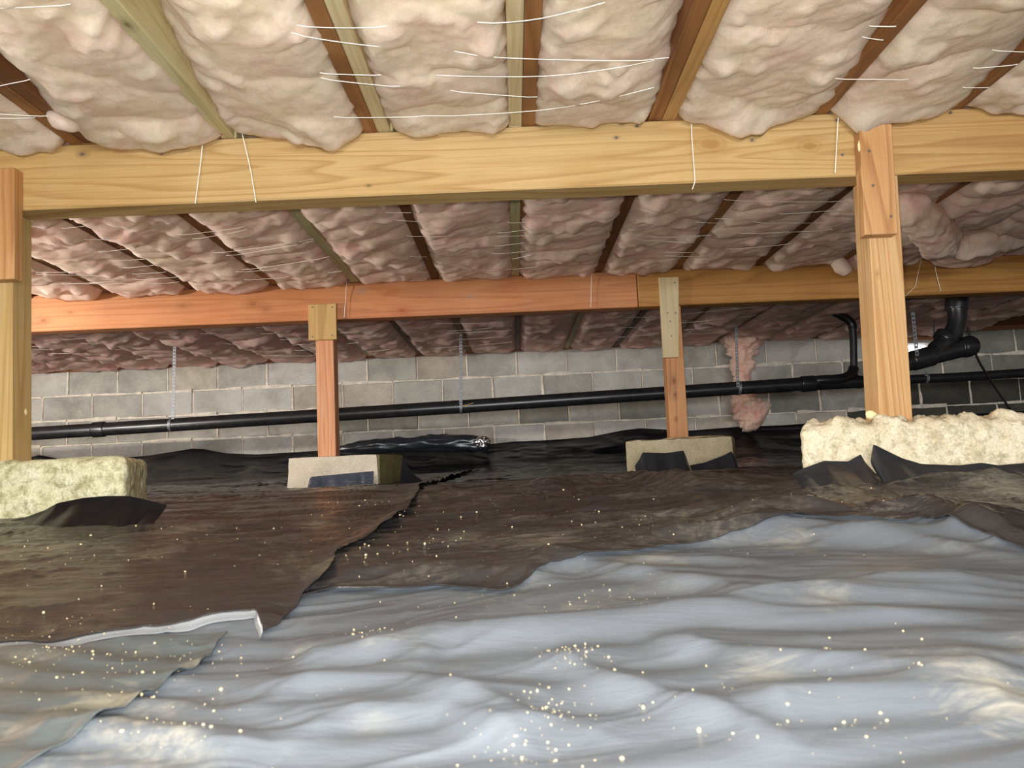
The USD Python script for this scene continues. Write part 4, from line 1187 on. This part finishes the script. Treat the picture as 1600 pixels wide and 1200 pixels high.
def crumb(x, y, r, lift=0.0):
    global n0
    z = float(film_height(np.array([x]), np.array([y]))[0] + near_pier(np.array([x]), np.array([y]))[0])
    xe = np.interp(y, E[:, 1], E[:, 0])
    if x < xe and y > np.interp(x, FE[:, 0], FE[:, 1]):
        z2 = float(film_height(np.array([x]), np.array([y]), 7, 0.75, False)[0])
        z = max(z + 0.004, 0.35 * z + 0.65 * z2 + 0.012)
    elif x < np.interp(y, ST[::-1, 1], ST[::-1, 0]) or y > np.interp(x, ME[:, 0], ME[:, 1]):
        z += 0.004
    w = np.array(ico.vertices) * (1 + rg.uniform(-0.3, 0.3, (len(ico.vertices), 1))) * r * rg.uniform(0.6, 1.3, 3)
    cv.append(w + [x, y, z + 0.4 * r])
    cf.append(ico.faces + n0)
    n0 += len(w)


clus = [(600, 790, 60, 25), (700, 800, 90, 12), (640, 860, 70, 12), (540, 890, 60, 10), (860, 800, 90, 10), (1000, 830, 120, 14), (250, 850, 200, 25), (120, 880, 150, 15), (1030, 845, 60, 10),
        (180, 1050, 160, 50), (90, 1020, 120, 30), (300, 1010, 120, 20), (900, 1040, 60, 30), (860, 1110, 60, 25), (1100, 1110, 160, 12), (1300, 1120, 150, 14), (980, 940, 90, 16), (570, 990, 40, 12),
        (800, 1180, 120, 20), (300, 1140, 150, 20), (700, 900, 250, 30), (500, 800, 200, 20), (1250, 830, 150, 14), (820, 1170, 60, 16), (1400, 1040, 150, 12)]
for cx, cy, sp, n in clus:
    for _ in range(int(n * 1.6)):
        px, py = cx + rg.normal() * sp * 0.6, cy + rg.normal() * sp * 0.22
        if py < 765 or py > 1215 or not -40 < px < 1640:
            continue
        p = floor_hit(px, py, 0.01)
        if p[1] > 2.3:
            continue
        r = (0.0005 + 0.0011 * rg.rand() ** 4) * (0.6 + 0.4 * p[1] ** 0.8)
        crumb(p[0], p[1], r)
for px, py, rp in ((345, 1078, 7), (1005, 1105, 7), (1092, 1137, 9), (972, 1183, 6), (1318, 1122, 5), (1385, 1119, 5), (1438, 1060, 4), (1083, 1086, 4), (705, 1086, 4), (240, 1092, 4), (190, 1156, 5), (330, 1154, 4), (570, 862, 3), (664, 862, 4), (590, 875, 3)):
    p = floor_hit(px, py, 0.012)
    crumb(p[0], p[1], rp * p[1] / FPX * 0.5)
obj('crumb_scatter', (np.vstack(cv), np.vstack(cf)), 'crumb_pale', smooth=True, kind='stuff', label='pale yellow crumbs and grit scattered over the black plastic', category='crumbs')

# ------------------------------------------------------------------ drain pipes
yP = 5.2


def pz(px, py):
    return atY(px, py, yP)


main_pts = [pz(-330, 706), pz(42, 678), pz(165, 670.5), pz(720, 635.5), pz(1040, 614), pz(1250, 600)]
xa, xb = main_pts[0][0], main_pts[-1][0]
mp = np.array(main_pts)
PIPE = thing('drain_pipe', 'long black plastic drain pipe running across in front of the block wall', 'pipe', (0, yP, 0.4))
Pp = np.array([[x, yP, np.interp(x, mp[:, 0], mp[:, 2])] for x in np.linspace(xa, xb, 40)])
obj('pipe', tube(Pp, 0.0445, 28), 'abs_black', PIPE, smooth=40)


def collar(cx, half, r, parent, nm, slope_=0.03):
    z = np.interp(cx, mp[:, 0], mp[:, 2])
    pts = [(cx - half, yP, z - half * slope_), (cx - half + 0.006, yP, z - (half - 0.006) * slope_), (cx + half - 0.006, yP, z + (half - 0.006) * slope_), (cx + half, yP, z + half * slope_)]
    obj(nm, tube(pts, [r - 0.004, r, r, r - 0.004], 28), 'abs_black', parent, smooth=40)


x155 = pz(155, 670)[0]
collar(x155, 0.042, 0.0515, PIPE, 'coupling')
x1260, x1335 = pz(1262, 600)[0], pz(1335, 594)[0]
collar(x1260, 0.05, 0.0525, PIPE, 'wye_hub')
zc = np.interp(x1260, mp[:, 0], mp[:, 2])
p_end = pz(1340, 596)
obj('wye_body', tube([(x1260, yP, zc), ((x1260 + p_end[0]) / 2, yP, (zc + p_end[2]) / 2), tuple(p_end)], [0.048, 0.046, 0.044], 24), 'abs_black', PIPE, smooth=40)
obj('wye_branch', tube(curve([(x1260 + 0.03, yP - 0.01, zc + 0.01), tuple(pz(1300, 594) + [0, -0.03, 0]), tuple(pz(1325, 588) + [0, -0.02, 0]), tuple(pz(1334, 575))], 16), [0.034] * 16, 20), 'abs_black', PIPE, smooth=40)
obj('small_pipe', tube([pz(1345, 596.5), pz(1500, 589), pz(1660, 579), pz(1990, 560)], 0.0302, 22), 'abs_black', PIPE, smooth=40, label='narrower black pipe running on to the right')
collar_p = [pz(1338, 597), pz(1342, 596.8), pz(1352, 596.3), pz(1356, 596)]
obj('reducer', tube(collar_p, [0.044, 0.044, 0.036, 0.034], 22), 'abs_black', PIPE, smooth=40)
obj('riser', tube(curve([pz(1335, 592), pz(1334, 560), pz(1333, 525), pz(1332, 512)], 12), 0.024, 18), 'abs_black', PIPE, smooth=40, label='thin black vent pipe rising beside the front right post')
obj('riser_elbow', tube(curve([pz(1332, 514), pz(1330, 505), pz(1324, 499), pz(1312, 492), pz(1300, 486)], 14), [0.029] * 14, 18), 'abs_black', PIPE, smooth=40)

# the second drain: a drop with elbow and capped wye, nearer, behind the brown beam
yT = 4.12


def pt(px, py, dy=0.0):
    return atY(px, py, yT + dy)


TRAP = thing('drain_fitting', 'black plastic drain elbow and capped wye hanging at the right below the brown beam', 'pipe fitting', tuple(pt(1480, 560)))
obj('drop_pipe', tube([pt(1497, 425), pt(1496, 452), pt(1495, 470)], 0.0475, 26), 'abs_black', TRAP, smooth=40)
obj('drop_hub', tube([pt(1496, 452), pt(1496, 454), pt(1495, 482), pt(1495, 484)], [0.054, 0.0575, 0.0575, 0.054], 28), 'abs_black', TRAP, smooth=40)
obj('elbow', tube(curve([pt(1495, 478), pt(1496, 492), pt(1495, 506), pt(1489, 520), pt(1476, 535), pt(1462, 548)], 26), [0.050, 0.049, 0.048] + [0.0475] * 20 + [0.048, 0.049, 0.049], 28), 'abs_black', TRAP, smooth=40)
obj('elbow_rim', tube([pt(1480, 523), pt(1478.5, 525), pt(1474, 530), pt(1472.5, 532)], [0.052, 0.055, 0.055, 0.052], 28), 'abs_black', TRAP, smooth=40)
obj('wye_body', tube([pt(1385, 575), pt(1455, 556), pt(1510, 542)], [0.0475, 0.0475, 0.049], 28), 'abs_black', TRAP, smooth=40)
obj('wye_hub', tube([pt(1424, 564.5), pt(1426, 564), pt(1456, 556), pt(1458, 555.5)], [0.050, 0.0535, 0.0535, 0.050], 28), 'abs_black', TRAP, smooth=40)
obj('end_cap', tube(curve([pt(1504, 543.5), pt(1512, 541.5), pt(1520, 539.5), pt(1527, 538), pt(1530, 537.3)], 12), [0.054, 0.056, 0.056, 0.056, 0.056, 0.0555, 0.054, 0.051, 0.046, 0.038, 0.026, 0.012], 28), 'abs_black', TRAP, smooth=40)
for px in (1508, 1512):
    obj('cap_rib', tube([pt(px - 1, 536, -0.054), pt(px, 540, -0.057), pt(px + 1, 545, -0.055)], 0.003, 8), 'abs_black', TRAP, smooth=40)
cb = curve([pt(1512, 512, 0.06), pt(1524, 552, 0.06), pt(1540, 582, 0.2), pt(1558, 610, 0.4), pt(1585, 648, 0.6), pt(1596, 662, 0.7)], 40)
obj('black_cable', tube(cb, 0.0065, 8), 'cable_black', smooth=True, label='thin black cable hanging diagonally across the dark wall at the far right', category='cable')
obj('hanger_rod', tube([atY(1459, 500, 5.2), atY(1460, 525, 5.2), atY(1461, 548, 5.2)], 0.005, 8), 'cable_black', smooth=True, label='thin dark rod hanging in front of the daylight vent', category='rod')
c = pt(1425, 462, 0.05)
obj('pipe_stub', tube([pt(1396, 464, 0.05), pt(1445, 459, 0.05), pt(1452, 458.5, 0.05)], [0.028, 0.028, 0.02], 18), 'abs_black', smooth=40, label='short black pipe stub just under the brown beam right of the post', category='pipe')


def strap(label, px_top, px_bot, Y, loop_px, loop_r, width=0.019, loopY=None, pipez=None):
    """perforated steel strap hung from the joists and looped round a pipe"""
    a, b = atY(*px_top, Y), atY(*px_bot, Y)
    t = thing('pipe_strap', label, 'pipe strap', tuple(b))
    L = np.linalg.norm(b - a)
    poly = Polygon([(-width / 2, 0), (width / 2, 0), (width / 2, L), (-width / 2, L)])
    for k in range(int(L / 0.022)):
        poly = poly.difference(Point(0, 0.014 + k * 0.022).buffer(0.0052, quad_segs=3))
    m = trimesh.creation.extrude_polygon(poly, 0.0015)
    v = np.array(m.vertices)
    d = (a - b) / L
    side = np.array([1.0, 0, 0])
    side = side - d * (side @ d)
    side /= np.linalg.norm(side)
    nn = np.cross(side, d)
    v = b + v[:, :1] * side + v[:, 1:2] * d + v[:, 2:3] * nn
    obj('hanger_strip', (v, m.faces), 'galvanised', t, smooth=False)
    if loop_px:
        c = atY(*loop_px, loopY or Y)
        an = np.linspace(0, 2 * np.pi, 33)
        ring = []
        for r_ in (loop_r, loop_r + 0.0018):
            for sx in (-width / 2, width / 2):
                ring.append(np.stack([c[0] + sx + 0 * an + 0.004 * np.cos(an), c[1] + r_ * np.sin(an), c[2] + r_ * np.cos(an)], -1))
        ring = np.array(ring)
        V = ring.reshape(-1, 3)
        n = len(an)
        Fq = []
        for a_, b_ in ((0, 1), (1, 3), (3, 2), (2, 0)):
            for k in range(n - 1):
                Fq += [(a_ * n + k, a_ * n + k + 1, b_ * n + k + 1), (a_ * n + k, b_ * n + k + 1, b_ * n + k)]
        mm = trimesh.Trimesh(V, np.array(Fq), process=False)
        mm.fix_normals()
        obj('pipe_loop', mm, 'galvanised', t, smooth=40)
    return t


strap('perforated steel strap holding the black pipe at the left of the wall', (273, 540), (270, 655), yP - 0.047, (268, 663.5), 0.046, loopY=yP)
strap('perforated steel strap holding the black pipe near the middle of the wall', (720, 522), (720, 632), yP - 0.047, (721, 635.5), 0.046, loopY=yP)
strap('perforated steel strap over the salmon insulation column', (1150, 510), (1153, 605), yP - 0.047, (1154, 606.5), 0.046, loopY=yP)
strap('perforated steel strap beside the daylight vent at the right', (1426, 488), (1433, 556), yT - 0.06, None, 0.05)
strap('steel strap ring on the narrow black pipe right of the front right post', (1447, 579), (1447, 588), yP - 0.032, (1447, 591.5), 0.0312, loopY=yP)
tg = pz(730, 634)
obj('strap_tail', tube([tg + [-0.03, -0.05, -0.004], tg + [0.0, -0.054, 0], tg + [0.045, -0.06, 0.012]], [0.006, 0.004, 0.003], 8), 'shim_wood', smooth=True,
    label='small bent brown tab on the black pipe beside the middle strap', category='tab')

# ------------------------------------------------------------------ white wires and strings
W1 = [[(464, 41), (530, 43.5), (605, 42)], [(452, 52), (500, 61), (623, 75)], [(500, 115), (560, 117), (596, 118)], [(501, 123), (560, 130), (625, 136)], [(522, 184), (590, 183.5), (662, 182.5)],
      [(746, 37), (800, 34.5), (850, 28), (900, 16), (945, 6)], [(710, 83), (800, 91), (900, 94), (980, 95), (1045, 92.5)], [(682, 120), (800, 120), (870, 118), (950, 108), (1022, 97)],
      [(704, 143), (800, 150), (840, 153)], [(660, 183), (730, 180), (800, 176), (880, 168), (960, 152), (1022, 139)],
      [(-20, 14), (50, 11), (110, 8)], [(-20, 139), (10, 132), (47, 125)], [(-20, 177), (30, 180), (75, 182)], [(-20, 184), (20, 185), (55, 184)],
      [(1358, 41), (1400, 41.5)], [(1347, 58), (1380, 63)], [(1305, 124), (1350, 124), (1420, 125)], [(1520, 107), (1560, 104), (1590, 101)], [(1504, 137), (1545, 137)], [(1550, 79), (1620, 82)]]
z3 = lambda l: [(x * 0.35, 300 + y * 0.35) for x, y in l]
z4 = lambda l: [(520 + x * 0.35, 300 + y * 0.35) for x, y in l]
z5 = lambda l: [(1040 + x * 0.35, 300 + y * 0.35) for x, y in l]
W2 = [z3(l) for l in ([(275, 163), (385, 152)], [(375, 213), (525, 211)], [(440, 268), (570, 255)], [(485, 307), (660, 300)], [(550, 340), (690, 327)], [(590, 367), (740, 358)], [(600, 392), (810, 378)],
      [(275, 410), (510, 400)], [(160, 360), (360, 355)], [(160, 368), (450, 372)], [(155, 405), (420, 412)], [(400, 412), (800, 405)], [(790, 195), (1090, 157)], [(860, 212), (1100, 170)], [(960, 275), (1400, 213)],
      [(1010, 288), (1400, 222)], [(1080, 350), (1470, 292)], [(1050, 358), (1240, 345)], [(1090, 393), (1290, 380)], [(1465, 360), (1525, 353)])]
W2 += [z4(l) for l in ([(235, 92), (350, 93)], [(275, 125), (395, 133)], [(330, 198), (535, 198)], [(345, 288), (420, 290)], [(370, 355), (425, 360)], [(780, 138), (910, 135)], [(735, 185), (905, 163)],
      [(735, 198), (880, 195)], [(720, 242), (850, 228)], [(710, 278), (865, 265)], [(800, 300), (890, 280)], [(685, 352), (920, 335)], [(1360, 213), (1600, 225)], [(1410, 200), (1640, 202)])]
W2 += [z5(l) for l in ([(260, 38), (790, 45)], [(505, 100), (780, 80)], [(220, 120), (300, 118)], [(130, 135), (290, 140)], [(390, 137), (720, 138)], [(60, 197), (205, 193)], [(325, 187), (745, 170)],
      [(0, 222), (130, 228)], [(270, 257), (560, 232)], [(0, 270), (125, 270)], [(0, 285), (160, 288)], [(1390, 55), (1500, 40)])]
za = lambda l: [(x * 0.25, 480 + y * 0.25) for x, y in l]
zb_ = lambda l: [(400 + x * 0.25, 460 + y * 0.25) for x, y in l]
zc_ = lambda l: [(960 + x * 0.25, 440 + y * 0.25) for x, y in l]
W3 = [za(l) for l in ([(200, 262), (330, 265)], [(300, 182), (420, 170)], [(390, 205), (580, 190)], [(500, 225), (630, 230)], [(690, 262), (770, 268)], [(320, 290), (440, 290)], [(510, 330), (600, 328)],
      [(850, 325), (960, 320)], [(200, 245), (260, 246)], [(1090, 130), (1230, 128)], [(1250, 165), (1350, 163)], [(1380, 225), (1500, 235)])]
W3 += [zb_(l) for l in ([(0, 207), (100, 205)], [(30, 248), (160, 240)], [(150, 285), (330, 270)], [(225, 318), (368, 305)], [(240, 350), (368, 345)], [(0, 380), (368, 385)], [(1120, 183), (1500, 180)],
      [(1200, 232), (1600, 198)], [(1190, 243), (1600, 225)], [(1130, 290), (1600, 262)], [(1000, 345), (1600, 300)], [(690, 360), (950, 330)], [(560, 310), (640, 300)], [(520, 240), (620, 235)])]
W3 += [zc_(l) for l in ([(420, 205), (700, 175), (990, 145)], [(415, 262), (640, 238), (890, 215)], [(430, 303), (620, 283)], [(430, 328), (750, 318)], [(30, 172), (270, 183)], [(70, 225), (230, 220)], [(0, 285), (150, 287)],
      [(0, 350), (280, 325)])]


def wire_path(l, z):
    P = np.array([atZ(px, py, z) for px, py in l])
    if len(P) == 2:
        mid = P.mean(0)
        mid[2] -= min(0.0012, 0.004 * np.linalg.norm(P[1] - P[0]))
        P = np.array([P[0], mid, P[1]])
    P = curve(P, 9)
    up_ = min(0.004, 0.012 * np.linalg.norm(P[-1] - P[0]))
    P[0, 2] += up_
    P[-1, 2] += up_
    return P


def bay_word(P, edges):
    x = P[:, 0].mean()
    return int(np.clip(np.searchsorted(edges, x) - 1, 0, len(edges) - 2))


for ws, z, r, edges, row in ((W1, 0.925, 0.0012, [-1.7] + [a[1] for a in ROW1], 'front'), (W2, 0.925, 0.0010, xs2, 'middle'), (W3, 0.922, 0.0011, S3, 'far')):
    bays = {}
    for l in ws:
        P = wire_path(l, z)
        bays.setdefault(bay_word(P, edges), []).append(P)
    for k, Ps in bays.items():
        Ps.sort(key=lambda P: P[:, 1].mean())
        for n, P in enumerate(Ps):
            which = f'{ORD[n]} white wire from the top' if len(Ps) > 1 else 'thin white wire'
            obj('support_wire', tube(P, r, 5), 'wire_white', smooth=True, label=f'{which} across the {ORD[k]} batt of the {row} bay', category='wire',
                group=f'white wires under the {ORD[k]} batt of the {row} bay')

for pts, Y, lab in (([(322, 193), (314, 250), (305, 318)], b1y - 0.012, 'white string over the pale beam, left one of the leaning pair'),
                    ([(380, 210), (391, 262), (400, 316)], b1y - 0.012, 'white string over the pale beam, right one of the leaning pair'),
                    ([(1078, 150), (1081, 215), (1086, 283), (1082, 296)], b1y - 0.012, 'lone white string down the pale beam right of the picture centre'),
                    ([(1310, 147), (1308, 210), (1305, 270)], b1y - 0.012, 'white string down the pale beam just left of the orange cleat'),
                    ([(543, 432), (540, 465), (538, 496)], b2y - 0.010, 'thin string down the orange beam right of the square cleat'),
                    ([(925, 408), (924, 445), (923, 480)], b2y - 0.010, 'thin string down the orange beam left of its joint'),
                    ([(1441, 397), (1436, 420), (1430, 448), (1414, 463)], b2y - 0.016, 'curved white string on the brown beam right of the front right post'),
                    ([(1457, 402), (1463, 428), (1470, 455)], b2y - 0.016, 'straight leaning string on the brown beam above the drain elbow')):
    P = np.array([atY(px, py, Y) for px, py in pts])
    P[0, 1] -= 0.01
    P = np.array([np.interp(np.linspace(0, len(P) - 1, 10), range(len(P)), P[:, q_]) for q_ in range(3)]).T
    obj('hanging_string', tube(P, 0.0015 if Y < 3 else 0.0013, 6), 'wire_white', smooth=True, label=lab, category='string')
